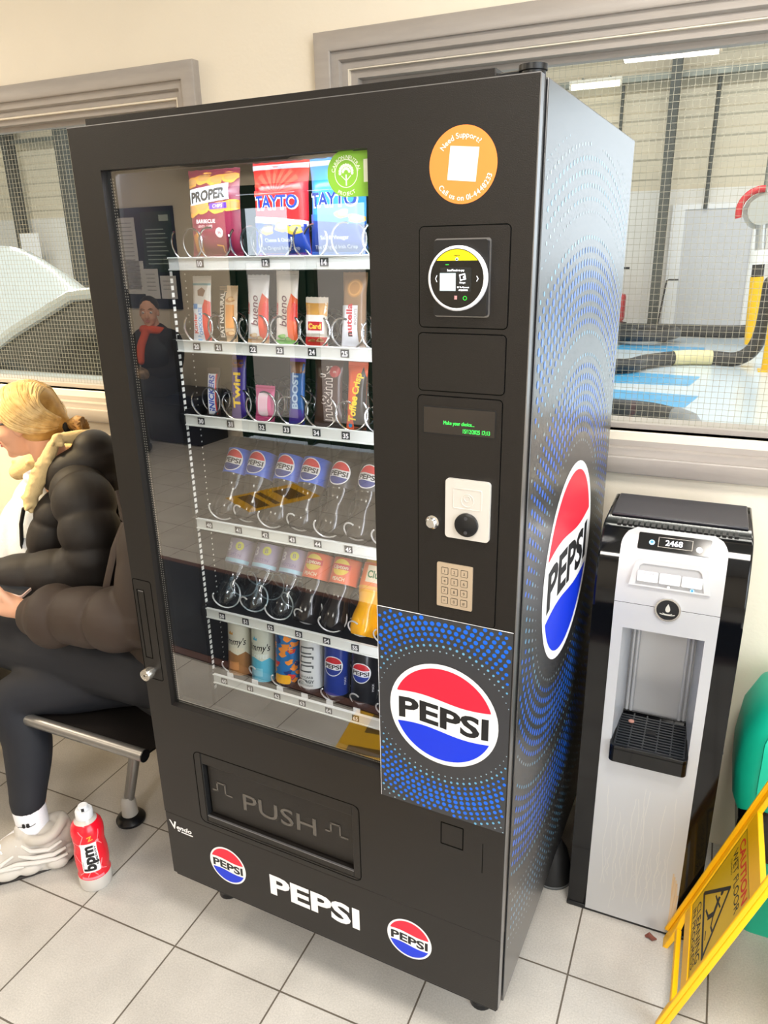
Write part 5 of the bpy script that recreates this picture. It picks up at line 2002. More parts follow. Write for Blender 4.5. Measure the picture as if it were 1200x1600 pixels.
for x, y in ((-2.6, -2.6), (.6, -2.6), (-2.6, -.4), (1.4, -.6)):
    cl_ = rthing('ceiling_light', None, 'light', x, y, H - .02, group='ceiling light panels')
    cl_['label'] = 'square white ceiling light panel of the waiting room'
    mk('frame', MB().rim([(-.31, -.31), (.31, -.31), (.31, .31), (-.31, .31)], [(-.29, -.29), (.29, -.29), (.29, .29), (-.29, .29)], FZ, .0, .02), M_white, cl_)
    mk('diffuser', MB().box(-.29, .29, -.29, .29, .006, .018), mat('lit panel warm', '#ffe9c8', .4, emit=5), cl_)
# ================================================================== people
M_skin = mat('skin', '#e0a98a', .5, noise=.04, nscale=14)
M_lip = mat('lips', '#c4706a', .45)
M_hair = mat('blonde hair', '#d9ac62', .42, col2='#a57838', nscale=26, stretch=(1, 1, 1))
M_puff = mat('dark brown puffer', '#1b1512', .62, bump=1.0, bscale=14)
M_puff2 = mat('plum brown puffer', '#34271f', .62, bump=1.0, bscale=14)
M_fleece = mat('cream fleece', '#e6c992', .95, bump=1.0, bscale=120)
M_sweat = mat('pale sweater', '#dfe4ea', .85, bump=.5, bscale=150)
M_leg = mat('navy leggings', '#15171f', .75, bump=.15, bscale=500)
M_jean = mat('pale trousers', '#9aa0a6', .8)
M_shoe = mat('trainer fabric', '#bdb6ad', .7, bump=.2, bscale=300)
M_shoe2 = mat('trainer overlay', '#d3cfc9', .5)
M_sole = mat('trainer sole', '#cbc6be', .6)
M_soled = mat('dark sole', '#2a2624', .7)
M_sock = mat('white sock', '#ececf2', .85, bump=.4, bscale=300)


def frame(c, fw, up=(0, 0, 1)):
    f = Vector(fw).normalized()
    u = Vector(up)
    l = u.cross(f).normalized()
    u = f.cross(l)
    m = Matrix((f, l, u)).transposed().to_4x4()
    m.translation = Vector(c)
    return m


def head_prims(m, F):
    """x forward, y left, z up; crown at .125, chin at -.112"""
    m.ell((-.012, 0, .030), (.098, .076, .094), M=F)
    m.ell((.030, 0, -.020), (.062, .062, .085), M=F)
    m.ell((.038, 0, -.075), (.048, .047, .034), M=F)
    m.ell((.072, 0, -.096), (.018, .020, .016), M=F)
    m.ell((.050, .036, -.030), (.034, .026, .030), M=F)
    m.ell((.050, -.036, -.030), (.034, .026, .030), M=F)
    m.ell((.074, 0, .032), (.016, .048, .012), M=F)
    m.limb([F @ Vector(p) for p in ((.086, 0, .018), (.100, 0, -.010), (.110, 0, -.028))], [.008, .010, .0125], 12)
    m.ell((.098, .010, -.032), (.010, .008, .007), M=F)
    m.ell((.098, -.010, -.032), (.010, .008, .007), M=F)
    m.ell((.088, 0, -.054), (.012, .022, .008), M=F)
    m.ell((.086, 0, -.066), (.012, .019, .009), M=F)
    for s in (1, -1):
        m.ell((-.004, s * .076, -.012), (.018, .008, .030), M=F)


def face_parts(F, parent, iris='#4a5a6a'):
    e = MB()
    for s in (1, -1):
        e.ell((.076, s * .032, .010), (.012, .013, .011), 0, F, 14, 10)
        e.ell((.0862, s * .032, .009), (.003, .0055, .0055), 1, F, 12, 8)
    mk('eye', e, [mat('eye white', '#e8e4e0', .3), mat('iris ' + iris, iris, .3)], parent)
    b = MB()
    for s in (1, -1):
        b.tube([F @ Vector(p) for p in ((.088, s * .014, .036), (.088, s * .034, .042), (.078, s * .052, .036))], [.003, .004, .002], 8)
    mk('eyebrow', b, mat('brow', '#8a6238', .7), parent)
    l = MB()
    l.ell((.0965, 0, -.0545), (.007, .020, .0055), 0, F, 16, 8)
    l.ell((.0945, 0, -.0645), (.007, .017, .0062), 0, F, 16, 8)
    mk('lips', l, M_lip, parent)


def hand_prims(m, wrist, F, curl=.9, s=1.0, side=1, thumb=(.5, .8)):
    """F: x towards the fingertips, y to the thumb side, z out of the back of the hand"""
    T = F
    def P(x, y, z):
        return T @ Vector((x * s, y * s * side, z * s))
    m.limb([wrist, P(.0, 0, 0), P(.05, .002, .002), P(.088, 0, 0)], [.024 * s, .027 * s, .033 * s, .026 * s], 12)
    m.ell(tuple(P(.05, .018, 0)), (.024 * s,) * 3)
    m.ell(tuple(P(.05, -.018, 0)), (.024 * s,) * 3)
    for k, (y, L) in enumerate(((.028, .070), (.010, .078), (-.009, .073), (-.027, .057))):
        a = 0.15
        p = [P(.075, y * .9, 0)]
        x, z = .088, 0.0
        p.append(P(x, y, z))
        for seg, da in ((.42, curl * .5), (.32, curl * .8), (.26, curl * .6)):
            a += da
            x += L * seg * cos(a)
            z -= L * seg * sin(a)
            p.append(P(x, y * (1 - .05 * seg), z))
        m.limb(p, [.0095 * s, .0092 * s, .0085 * s, .0078 * s, .0068 * s], 10, sub=4)
    t0, t1 = thumb
    m.limb([P(.018, .024, -.002), P(.042, .046, -.010 - .01 * t0), P(.066, .050, -.020 - .012 * t0), P(.086, .045, -.026 - .012 * t1)], [.013 * s, .0115 * s, .0098 * s, .008 * s], 10, sub=4)


# ------------------------------------------------------------------ woman in the hooded puffer jacket
BU, BV = -.62, .42


def S1(u, v, z):
    return Vector((u - BU, v - BV, z))


p1 = rthing('person', 'seated person with blonde bun, glasses and dark hooded puffer jacket, at the left edge', 'person', BU, BV)
HD = S1(-.700, .392, 1.166)
F = frame(HD, (-.90, -.43, -.16), (-.14, -.05, 1)) @ Matrix.Scale(.90, 4)
m = MB()
head_prims(m, F)
m.limb([F @ Vector((-.030, 0, -.02)), F @ Vector((-.040, 0, -.11)), S1(-.64, .43, .99)], [.046, .047, .056], 16)
m.limb([S1(-.64, .44, .99), S1(-.60, .46, .85), S1(-.59, .46, .66), S1(-.60, .44, .53)], [.08, .105, .10, .12], 18)
LS, LE, LW = S1(-.47, .345, .975), S1(-.392, .275, .815), S1(-.68, .145, .775)
RS, RE, RW = S1(-.74, .55, .955), S1(-.86, .50, .76), S1(-.90, .28, .745)
m.limb([S1(-.58, .42, .96), LS, LE, LW], [.06, .045, .036, .024], 12)
m.limb([S1(-.66, .49, .96), RS, RE, RW], [.06, .045, .036, .024], 12)
for (hx, hy), (kx, ky), (fx, fy) in (((-.56, .36), (-1.0, .20), (-1.10, .20)), ((-.66, .46), (-1.05, .34), (-1.16, .34))):
    m.limb([S1(hx, hy, .55), S1(kx, ky, .53), S1(fx, fy, .10)], [.078, .055, .038], 14)
    m.limb([S1(fx, fy, .06), S1(fx - .14, fy - .08, .035)], [.036, .026], 12)
hand_prims(m, LW, frame(LW + Vector((-.02, -.01, 0)), (-1, -.15, -.25)), .7)
hand_prims(m, RW, frame(RW + Vector((.0, -.02, 0)), (-.3, -1, -.2)), .7, side=-1)
blob('body', m, M_skin, p1, .0055, 5)
face_parts(F, p1)

# hair: a smooth cap drawn back to a bun, with combed strands laid over it
m = MB()
m.ell((-.022, 0, .030), (.098, .082, .092), M=F)
m.ell((-.045, 0, -.010), (.076, .080, .074), M=F)
m.limb([F @ Vector(p) for p in ((-.085, 0, .0), (-.112, 0, -.032), (-.122, 0, -.042))], [.04, .026, .018], 12)
# open the face again: nothing in front of the hairline
random.seed(21)
strand = MB()
E_ = Vector((.108, .092, .104))
O_ = Vector((-.018, 0, .016))
for s in (1, -1):
    for i in range(64):
        a = i / 63
        ph_ = radians(48 + 88 * a + random.uniform(-2, 2))
        d0 = Vector((cos(ph_), s * (.04 + .02 * random.random()), sin(ph_)))
        lowz = -.42 + .75 * a ** .9 + random.uniform(-.05, .05)
        dm = Vector((.26 - .55 * a, s * 1.05, lowz))
        d1 = Vector((-.97, s * .05, -.46 + .10 * a))
        wob = random.uniform(0, 6)
        fr_ = random.uniform(9, 15)
        pts, rad = [], []
        for k in range(17):
            t = k / 16
            d = d0 * (1 - t) ** 2 + dm * (2 * t * (1 - t)) * 1.15 + d1 * t ** 2
            d.normalize()
            g = 1 + .030 * sin(fr_ * t + wob) * sin(pi * t) + random.uniform(-.004, .004)
            w = .035 * sin(fr_ * t * .8 + wob * 2) * sin(pi * t)
            d = Vector((d.x, d.y, d.z + w)).normalized()
            pts.append(F @ (O_ + Vector((d.x * E_.x, d.y * E_.y, d.z * E_.z)) * g))
            rad.append(.0050 * (1 - .45 * t ** 3) * random.uniform(.85, 1.15) if k else .003)
        strand.tube(pts, rad, 6)
hb_ = blob('hair', m, M_hair, p1, .006, 4)
mk('hair_strands', strand, mat('blonde strands', '#f0cf8e', .38, col2='#c29a5e', nscale=45), hb_)
m = MB()
random.seed(8)
for i in range(16):
    a = i * 2.4
    c = F @ Vector((-.148, .004 * sin(a), -.052))
    pts = [F @ Vector((-.122, 0, -.044)) + Vector((0, 0, 0))]
    for k in range(7):
        t = k / 6
        pts.append(F @ Vector((-.130 - .042 * sin(pi * t * .9), .030 * sin(a) * sin(pi * t) + .006 * cos(a), -.036 - .034 * t + .028 * cos(a) * sin(pi * t))))
    m.tube(pts, [.009] * 6 + [.009, .004], 7)
mk('hair_bun', m, mat('bun blonde', '#c79a58', .5, col2='#7a5428', nscale=50), hb_)
m = MB().tube([F @ Vector((-.124 + .003 * sin(t), .019 * cos(t), -.044 + .021 * sin(t))) for t in [i * .42 for i in range(15)]], .008, 8, closed=True)
mk('hair_tie', m, mat('hair tie', '#0d0c0c', .8), hb_)
# glasses
m = MB()
for s in (1, -1):
    m.tube([F @ Vector((.101, s * .032 + .022 * cos(t), .010 + .015 * sin(t))) for t in [i * 2 * pi / 20 for i in range(20)]], .0017, 6, closed=True)
    m.tube([F @ Vector(p) for p in ((.100, s * .054, .014), (.085, s * .066, .013), (.0, s * .083, .006), (-.012, s * .084, -.004))], [.0045, .004, .0028, .002], 8)
m.tube([F @ Vector(p) for p in ((.101, .010, .013), (.104, 0, .016), (.101, -.010, .013))], .0018, 6)
mk('glasses', m, mat('glasses frame', '#17110f', .25), p1)

# sweater, seen in the open jacket
m = MB()
m.limb([S1(-.645, .43, .985), S1(-.69, .42, .90), S1(-.70, .41, .76), S1(-.66, .42, .56)], [.065, .110, .125, .135], 20)
m.limb([S1(-.70, .385, .95), S1(-.765, .37, .86), S1(-.80, .36, .74)], [.035, .06, .07], 16)
nk = frame(S1(-.672, .415, 1.000), (-.90, -.43, 0), (-.30, -.12, 1))
m.tube([nk @ Vector((.058 * cos(t), .056 * sin(t), 0)) for t in [i * .3 for i in range(21)]], .014, 10, closed=True)
blob('sweater', m, M_sweat, p1, .007, 4)
# jacket: back and near side, sleeves with stitched channels
m = MB()
m.limb([S1(-.565, .47, .985), S1(-.555, .475, .90), S1(-.55, .475, .72), S1(-.56, .45, .52)], [.09, .135, .150, .165], 26, sub=14, bulge=.20, per=.085)
m.limb([S1(-.53, .375, .985), S1(-.455, .325, .985), S1(-.408, .288, .915), S1(-.395, .272, .825)], [.065, .080, .077, .074], 24, sub=14, bulge=.20, per=.078)
m.limb([S1(-.395, .272, .825), S1(-.46, .240, .795), S1(-.57, .185, .785), S1(-.66, .150, .778)], [.072, .070, .064, .054], 24, sub=14, bulge=.10, per=.085)
m.limb([S1(-.66, .50, .985), RS, S1(-.81, .53, .86), RE, S1(-.88, .40, .75), RW], [.06, .085, .082, .078, .07, .055], 20, sub=10, bulge=.20, per=.085)
m.limb([S1(-.72, .50, .94), S1(-.80, .46, .82), S1(-.82, .45, .60)], [.05, .070, .08], 18, sub=10, bulge=.20, per=.085)
m.limb([S1(-.575, .365, .965), S1(-.600, .335, .88), S1(-.625, .325, .76), S1(-.625, .325, .58)], [.040, .058, .066, .07], 18, sub=12, bulge=.20, per=.085)
jk = blob('jacket', m, M_puff, p1, .006, 1)
m = MB()      # soft hood folded on the back
m.limb([S1(-.585, .350, 1.005), S1(-.530, .365, 1.045), S1(-.490, .43, 1.060), S1(-.52, .53, 1.045), S1(-.62, .56, 1.0)], [.028, .050, .066, .056, .04], 18)
m.limb([S1(-.545, .37, .995), S1(-.485, .42, .99), S1(-.52, .52, .985)], [.045, .068, .06], 16)
m.ell(tuple(S1(-.492, .425, 1.095)), (.052, .062, .052))
blob('hood', m, M_puff, jk, .006, 3)
m = MB()      # zip edge
m.tube([S1(-.645, .288, .940), S1(-.668, .288, .89), S1(-.690, .295, .82), S1(-.69, .31, .70)], .0055, 8)
mk('zip_edge', m, mat('zip black', '#0e0c0b', .6), jk)
m = MB()      # fleece facing of the collar and hood
m.limb([S1(-.545, .352, 1.135), S1(-.572, .338, 1.085), S1(-.602, .325, 1.030), S1(-.630, .308, .975), S1(-.650, .298, .935)], [.012, .019, .024, .020, .007], 14)
m.limb([S1(-.55, .47, 1.115), S1(-.62, .545, 1.07), S1(-.78, .545, 1.03), S1(-.90, .50, .965)], [.02, .03, .040, .03], 14)
m.limb([S1(-.545, .352, 1.135), S1(-.53, .42, 1.125), S1(-.55, .47, 1.115)], [.014, .02, .02], 12)
random.seed(2)
for p, q, r in ((S1(-.548, .350, 1.130), S1(-.602, .323, 1.030), .019), (S1(-.602, .323, 1.030), S1(-.648, .299, .940), .018), (S1(-.62, .54, 1.07), S1(-.90, .50, .965), .034)):
    for i in range(40):
        t = random.random()
        d = Vector((random.gauss(0, 1), random.gauss(0, 1), random.gauss(0, 1))).normalized()
        m.ell(tuple(p + (q - p) * t + d * r), random.uniform(.006, .010), nu=8, nv=6)
blob('fleece_lining', m, M_fleece, jk, .0045, 1)
m = MB()
for (hx, hy), (kx, ky), (fx, fy) in (((-.56, .36), (-1.0, .20), (-1.10, .20)), ((-.66, .46), (-1.05, .34), (-1.16, .34))):
    m.limb([S1(hx, hy, .545), S1(kx, ky, .535), S1(fx, fy, .14)], [.095, .070, .055], 16)
blob('trousers', m, M_jean, p1, .010, 4)


def shoe(parent, hx, hy, ang, z=0.0, L=.265, S=None, pitch=0.0):
    k = L / .265
    T = Matrix.Translation(S(hx, hy, z)) @ Matrix.Rotation(ang, 4, 'Z') @ Matrix.Rotation(pitch, 4, 'Y') @ Matrix.Scale(k, 4)
    # heel at x=-.06, toe at x=.205
    up = MB()
    up.ell((-.018, 0, .066), (.046, .038, .052))
    up.ell((.045, 0, .062), (.070, .041, .044))
    up.ell((.095, 0, .050), (.070, .043, .036))
    up.ell((.150, 0, .044), (.055, .043, .030))
    ring = [(-.014 + .044 * cos(t), .037 * sin(t), .104 - .10 * (.044 * cos(t)) + .016 * max(0, -cos(t)) ** 2) for t in [i * 2 * pi / 24 for i in range(24)]]
    up.tube(ring, .013, 10, closed=True)
    up.limb([(.026, 0, .090), (.040, 0, .112), (.046, 0, .124)], [.022, .020, .010], 12)
    up.limb([(-.060, 0, .060), (-.064, 0, .100), (-.066, 0, .122)], [.016, .014, .009], 12)
    sh = blob('shoe', up, M_shoe, parent, .0045, 3, M=T)
    so = MB()
    for x, w, h, l in ((-.030, .043, .026, .042), (.035, .043, .022, .045), (.085, .046, .022, .05), (.150, .047, .022, .062)):
        so.ell((x, 0, .024), (l, w, h))
        for s_ in (1, -1):
            so.ell((x - .004, s_ * w * .86, .026), (l * .62, .013, .018))
    so.limb([(-.03, 0, .022), (.06, 0, .018), (.16, 0, .020)], [.036, .034, .036], 14)
    so.ell((-.058, 0, .034), (.022, .030, .024))
    mk_s = blob('sole', so, M_sole, sh, .0045, 2)
    n = 20
    out = [(.072 + .142 * cos(2 * pi * i / n), (.041 + .006 * cos(2 * pi * i / n)) * sin(2 * pi * i / n)) for i in range(n)]
    mk('outsole', MB().prism(out, FZ, .0, .008), M_soled, sh, bevel=.002)

    def side(x, zz, s_):
        w = .041 + .005 * max(0, min(1, (x + .02) / .1))
        hgt = .112 - .075 * max(0, min(1, (x - .0) / .17))
        q = max(0, min(.95, (zz - .030) / (hgt - .020)))
        return s_ * (w * sqrt(1 - q * q) + .003)
    ov = MB()
    for s_ in (1, -1):
        for pts, r in ((((-.062, .050), (-.035, .042), (.010, .046), (.055, .054), (.090, .050)), .0065), (((-.060, .068), (-.030, .056), (.015, .060), (.050, .072)), .0060),
                       (((-.052, .086), (-.020, .072), (.020, .078), (.040, .092)), .0055), (((.04, .044), (.085, .048), (.13, .046), (.175, .040)), .0060), (((.085, .060), (.115, .052), (.150, .048)), .005),
                       (((.060, .074), (.085, .062), (.100, .052)), .0045)):
            path = []
            for i in range(len(pts) - 1):
                for q in range(5):
                    t = q / 5
                    path.append((pts[i][0] * (1 - t) + pts[i + 1][0] * t, pts[i][1] * (1 - t) + pts[i + 1][1] * t))
            path.append(pts[-1])
            m_ = len(path)
            ov.tube([(x, side(x, z_, s_), z_) for x, z_ in path], [r * (.45 + .55 * sin(pi * (i + .5) / m_)) for i in range(m_)], 8)
    mk('shoe_overlay', ov, M_shoe2, sh)
    la = MB()
    for i in range(5):
        x = .052 + .017 * i
        zt = .110 - .34 * (x - .03)
        la.tube([(x, -.026, zt - .012), (x + .003, -.010, zt), (x + .004, .010, zt), (x, .026, zt - .012)], .0036, 8)
    mk('laces', la, M_white, sh)
    return sh


for fx, fy in ((-1.10, .20), (-1.16, .34)):
    shoe(p1, fx, fy, 3.6, S=S1)

# ------------------------------------------------------------------ woman in the brown jacket, mostly behind the machine
BU2, BV2 = -.25, .26


def S2(u, v, z):
    return Vector((u - BU2, v - BV2, z))


p2 = rthing('person', 'seated person in brown puffer jacket and navy leggings, legs crossed, holding a phone', 'person', BU2, BV2)
H2 = S2(-.125, .345, 1.200)
F2_ = frame(H2, (-.95, -.15, -.3), (-.3, 0, 1))
hip1, kn1, an1, to1 = S2(-.20, .225, .570), S2(-.76, .175, .555), S2(-.90, .05, .20), S2(-1.05, -.02, .12)     # crossed over
hip2, kn2, an2 = S2(-.20, .32, .52), S2(-.560, .085, .470), S2(-.497, .008, .095)
WR = S2(-.475, .095, .740)
m = MB()
head_prims(m, F2_)
m.limb([F2_ @ Vector((-.03, 0, -.03)), S2(-.115, .35, 1.06), S2(-.13, .35, .98)], [.05, .05, .06], 16)
m.limb([S2(-.15, .35, 1.0), S2(-.155, .345, .82), S2(-.16, .33, .66), S2(-.17, .29, .56)], [.065, .095, .095, .11], 18)
m.limb([S2(-.135, .27, .960), S2(-.112, .195, .940), S2(-.096, .140, .865), S2(-.090, .116, .785), S2(-.20, .100, .772), S2(-.34, .097, .753), WR], [.048, .042, .038, .036, .034, .028, .024], 12)
m.limb([S2(-.165, .40, .965), S2(-.18, .50, .955), S2(-.20, .45, .74), S2(-.44, .30, .72)], [.06, .044, .036, .024], 12)
m.limb([hip1, hip1 + (kn1 - hip1) * .5, kn1, kn1 + (an1 - kn1) * .35, an1], [.080, .070, .050, .044, .034], 16)
m.limb([an1, to1], [.036, .026], 12)
m.limb([hip2, hip2 + (kn2 - hip2) * .55, kn2, kn2 + (an2 - kn2) * .35 + Vector((.006, .012, 0)), an2], [.080, .062, .048, .046, .030], 16)
m.limb([an2, S2(-.575, -.070, .045)], [.030, .024], 12)
HF = frame(WR + Vector((-.012, 0, .006)), (-.95, .0, .14), (0, -.75, -.62))
hand_prims(m, WR, HF, .95, 1.0, side=-1, thumb=(.2, .4))
hand_prims(m, S2(-.44, .30, .72), frame(S2(-.45, .30, .72), (-1, -.3, 0)), .8)
blob('body', m, M_skin, p2, .0055, 4)
face_parts(F2_, p2)
m = MB()
m.ell((-.020, 0, .034), (.106, .088, .103), M=F2_)
m.limb([F2_ @ Vector(p) for p in ((-.06, 0, .06), (-.11, 0, -.03), (-.12, 0, -.14))], [.06, .06, .03], 14)
blob('hair', m, mat('brown hair', '#4a3022', .5, col2='#2a1a12', nscale=30), p2, .007, 3)
m = MB()
m.limb([hip1 + Vector((.02, 0, .0)), hip1 + (kn1 - hip1) * .5 + Vector((0, 0, .004)), kn1, kn1 + (an1 - kn1) * .35, an1], [.108, .092, .072, .066, .045], 20)
m.limb([hip2, hip2 + (kn2 - hip2) * .55, kn2, kn2 + (an2 - kn2) * .35 + Vector((.006, .012, 0)), an2 + Vector((-.006, .004, .098))], [.100, .080, .064, .064, .0465], 20)
m.ell(tuple(S2(-.165, .285, .545)), (.145, .155, .10))
blob('leggings', m, M_leg, p2, .007, 4)
m = MB()
m.limb([S2(-.135, .36, .99), S2(-.135, .355, .90), S2(-.14, .34, .72), S2(-.16, .29, .60)], [.08, .118, .128, .15], 22, sub=12, bulge=.08, per=.11)
m.limb([S2(-.140, .24, .985), S2(-.120, .190, .955), S2(-.100, .140, .865), S2(-.092, .112, .785)], [.055, .068, .068, .068], 22, sub=12, bulge=.07, per=.12)
m.limb([S2(-.092, .112, .785), S2(-.185, .100, .775), S2(-.280, .098, .765), S2(-.365, .096, .750), S2(-.415, .095, .742)], [.068, .078, .070, .078, .060], 26, sub=14, bulge=.20, per=.115)
m.limb([S2(-.17, .44, .975), S2(-.175, .49, .945), S2(-.20, .45, .76), S2(-.36, .34, .73)], [.06, .075, .07, .06], 18)
m.limb([S2(-.185, .25, 1.005), S2(-.15, .25, 1.02), S2(-.10, .31, 1.03), S2(-.10, .40, 1.02)], [.03, .04, .05, .045], 14)
tp = MB()
tp.limb([S2(-.14, .35, 1.0), S2(-.150, .345, .90), S2(-.155, .335, .72), S2(-.165, .30, .53)], [.085, .122, .128, .150], 22)
blob('top', tp, mat('charcoal top', '#1b1b1e', .8), p2, .008, 3)
jk2 = blob('jacket', m, M_puff2, p2, .006, 1)
m = MB()
for i in range(7):
    a = i * .9
    m.tube([S2(-.225 + .016 * sin(a), .222 + .004 * i, 1.035 + .025 * cos(a)), S2(-.205, .212, 1.010 + .016 * cos(a)), S2(-.18, .20, .985)], [.006, .011, .006], 8)
mk('hood_gather', m, M_puff2, jk2)
m = MB()
m.tube([S2(-.200, .205, .985), S2(-.205, .165, .93), S2(-.215, .135, .85), S2(-.235, .13, .79)], .012, 8, flat=.3)
mk('strap', m, mat('bag strap', '#3a2c25', .6), p2)
m = MB()
m.limb([an2 + Vector((-.005, .003, .084)), an2 + Vector((0, 0, .02)), an2 + Vector((-.012, -.010, -.02))], [.0430, .0420, .046], 20)
m.limb([an2 + Vector((-.012, -.010, -.015)), an2 + Vector((-.055, -.048, -.040))], [.043, .036], 16)
A = Art()
sk = blob('sock', m, M_sock, p2, .005, 2)
# the little woven emblem on the ankle: two seated figures back to back
A.disc(-.005, .006, .0042, 0, 1, 14).disc(.006, .006, .0042, 0, 1, 14).disc(-.005, .0005, .0050, 0, 2, 14).disc(.006, .0005, .0050, 0, 2, 14)
A.line([(-.024, -.004), (-.016, -.001), (-.008, -.002)], .0020, 0, 1).line([(.009, -.002), (.017, -.0005), (.025, .002)], .0020, 0, 1)
m = MB()
c_ = an2 + Vector((-.003, .002, .054))
A.into(m, lambda u, v, h: (c_.x + (.0440 + h) * sin(u / .044 + .55), c_.y - (.0440 + h) * cos(u / .044 + .55), c_.z + v), step=.006)
mk('sock_emblem', m, M_ink, sk, fix=False)
shoe(p2, -.470, .004, -2.40, S=S2, L=.29)
shoe(p2, -.90, .05, 3.5, z=.14, S=S2, L=.275, pitch=.5)

# phone in her hand
ph = mk('phone', MB().prism(rr2(-.076, .076, -.0365, .0365, .009), FZ, -.004, .004), mat('pale phone case', '#e6c9bd', .35), None, bevel=.0015)
ph.matrix_world = ROOM @ Matrix.Translation((-.572, .134, .792)) @ Matrix.Rotation(radians(8), 4, 'Z') @ Matrix.Rotation(radians(11), 4, 'Y') @ Matrix.Rotation(radians(12), 4, 'X')
tag(ph, 'pale phone held in the hand of the person in the brown jacket', 'phone')
mk('screen', MB().prism(rr2(-.073, .073, -.0335, .0335, .007), FZ, .0041, .0045), mat('phone screen', '#2a2c30', .1, emit=.2), ph)

# ------------------------------------------------------------------ person across the room, seen in the glass
BU3, BV3 = -3.72, -3.72


def S3(u, v, z):
    return Vector((u, v, z))


p3 = rthing('person', 'seated person in dark clothes and orange scarf, mirrored in the machine glass', 'person', BU3, BV3, 0, 0)
F3_ = frame((.0, -.02, 1.14), (.55, .85, -.1))
m = MB()
head_prims(m, F3_)
m.limb([(.0, -.03, 1.1), (.0, -.06, 1.0), (.0, -.08, .92)], [.05, .055, .07], 14)
m.limb([(0, -.08, .93), (0, -.09, .75), (0, -.09, .52)], [.10, .13, .15], 16)
for s in (1, -1):
    m.limb([(s * .08, -.08, .93), (s * .20, -.07, .90), (s * .25, .02, .68), (s * .10 - .1, .22, .64)], [.06, .05, .04, .026], 12)
    m.limb([(s * .09, -.05, .52), (s * .12, .36, .50), (s * .12, .34, .1)], [.09, .065, .04], 14)
    m.limb([(s * .12, .33, .05), (s * .13, .47, .035)], [.036, .026], 12)
    hand_prims(m, Vector((s * .10 - .1, .22, .64)), frame((s * .10 - .1 - .02 * s, .23, .64), (-s, .4, -.1)), .8, side=s)
blob('body', m, M_skin, p3, .007, 3)
face_parts(F3_, p3)
m = MB()
m.ell((-.026, 0, .045), (.100, .082, .088), M=F3_)
blob('hair', m, mat('black hair', '#171312', .5), p3, .008, 2)
m = MB()
m.limb([(0, -.08, .93), (0, -.085, .75), (0, -.08, .55)], [.12, .165, .18], 18)
for s in (1, -1):
    m.limb([(s * .08, -.08, .93), (s * .20, -.07, .90), (s * .25, .02, .68), (s * .13 - .08, .18, .645)], [.08, .075, .06, .042], 14)
blob('jumper', m, mat('black jumper', '#0f1012', .8), p3, .010, 3)
m = MB()
for s in (1, -1):
    m.limb([(s * .09, -.05, .53), (s * .12, .36, .52), (s * .12, .34, .1)], [.11, .085, .06], 16)
blob('trousers', m, mat('charcoal trousers', '#1b1d22', .8), p3, .010, 3)
m = MB()
m.tube([(.085 * cos(t), -.045 + .085 * sin(t), .985 + .02 * sin(t)) for t in [i * .35 for i in range(18)]], .034, 10, closed=True)
m.limb([(.0, .05, .97), (-.03, .09, .86), (-.02, .12, .74)], [.035, .035, .03], 12)
blob('scarf', m, mat('orange scarf', '#e2552a', .8), p3, .008, 2)
m = MB()
for s in (1, -1):
    m.limb([(s * .12, .31, .05), (s * .13, .47, .04)], [.05, .038], 12)
blob('shoes', m, M_black, p3, .008, 1)
hbg = thing('handbag', 'brown patterned handbag resting on the mirrored person\'s lap', 'handbag', room(BU3 - .02, BV3 + .26, .60), RA)
m = MB().limb([(-.15, 0, .06), (0, .01, .075), (.15, 0, .06)], [.055, .07, .055], 14)
mk('bag_body', m, mat('leopard print', '#a08468', .6, col2='#2a2018', nscale=28), hbg)
mk('bag_strap', MB().tube([(.12 * cos(t), 0, .1 + .10 * sin(t)) for t in [i * .314 for i in range(11)]], .008, 8), M_black, hbg)
# ================================================================== light and camera
w = bpy.data.worlds.new('sky')
SC.world = w
w.use_nodes = True
bg = w.node_tree.nodes['Background']
bg.inputs['Color'].default_value = (.82, .91, 1.0, 1)
bg.inputs['Strength'].default_value = 2.9


def area(name, loc, target, sx, sy, power, col):
    l = bpy.data.lights.new(name, 'AREA')
    l.shape = 'RECTANGLE'
    l.size, l.size_y = sx, sy
    l.energy = power
    l.color = col
    o = bpy.data.objects.new(name, l)
    COL.objects.link(o)
    o.location = loc
    o.rotation_euler = (Vector(target) - Vector(loc)).to_track_quat('-Z', 'Y').to_euler()
    return o


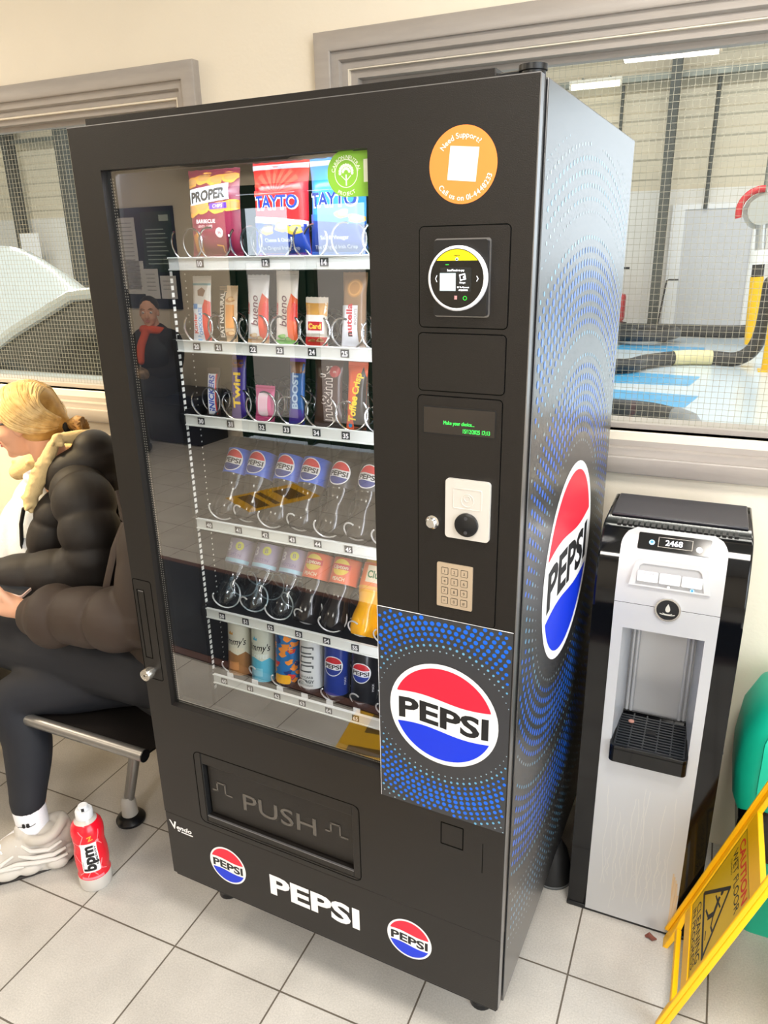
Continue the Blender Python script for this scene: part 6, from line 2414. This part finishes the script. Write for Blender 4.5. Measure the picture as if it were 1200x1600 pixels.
# daylight through the entrance doors and the side window
area('side_daylight', room(2.96, -1.4, 1.35), room(0, -.6, .9), 2.3, 2.1, 46, (.88, .94, 1))
# ceiling lamps of the waiting room
for x, y in ((-2.6, -2.6), (.6, -2.6), (-2.6, -.4), (1.4, -.6)):
    area('ceiling_lamp', room(x, y, H - .03), room(x, y, 0), .56, .56, 36, (1, .88, .72) if x < 0 else (1, .97, .92))
# warm spot added under the ceiling to make the glow at the left
sl = bpy.data.lights.new('warm_spot', 'SPOT')
sl.energy, sl.color, sl.spot_size, sl.spot_blend, sl.shadow_soft_size = 260, (1, .76, .42), radians(46), .6, .12
so = bpy.data.objects.new('warm_spot', sl)
COL.objects.link(so)
so.location = room(-1.55, -.10, 2.62)
so.rotation_euler = (room(-.95, .72, 1.0) - room(-1.55, -.10, 2.62)).to_track_quat('-Z', 'Y').to_euler()
# workshop lighting
for x in (-14, -7, 0, 5):
    for y in (4, 10):
        area('workshop_lamp', room(x, y, 6.2), room(x, y, 0), 4, 1.2, 200, (1, .96, .88))
area('workshop_cool_fill', room(8.8, 7, 2.5), room(0, 7, .5), 8, 4.5, 160, (.80, .90, 1))  # added cool fill beside the solid right wall, no door stands there

cam = bpy.data.cameras.new('camera')
co = bpy.data.objects.new('camera', cam)
COL.objects.link(co)
cam.sensor_fit = 'VERTICAL'
cam.sensor_height = 24
cam.lens = 1157.7079 / 1600 * 24
cam.clip_start = .02
R = ((0.8969565280456927, 0.44176370293692013, -0.017714896660074086), (0.1324578621851267, -0.30673819616577647, -0.9425320120602331), (-0.4218102672310887, 0.8430637637690438, -0.3336459031338632))
# rows of R: the camera's right, down and forward axes
m3 = Matrix((R[0], [-x for x in R[1]], [-x for x in R[2]])).transposed().to_4x4()
m3.translation = Vector((1.1293, -1.0494, 1.6065))
co.matrix_world = m3
SC.camera = co
SC.view_settings.view_transform = 'Standard'
SC.view_settings.look = 'None'
SC.view_settings.gamma = 1
SC.view_settings.use_curve_mapping = False
SC.view_settings.exposure = 0.22
SC.cycles.transparent_max_bounces = 24
SC.cycles.max_bounces = 10
SC.cycles.use_denoising = True
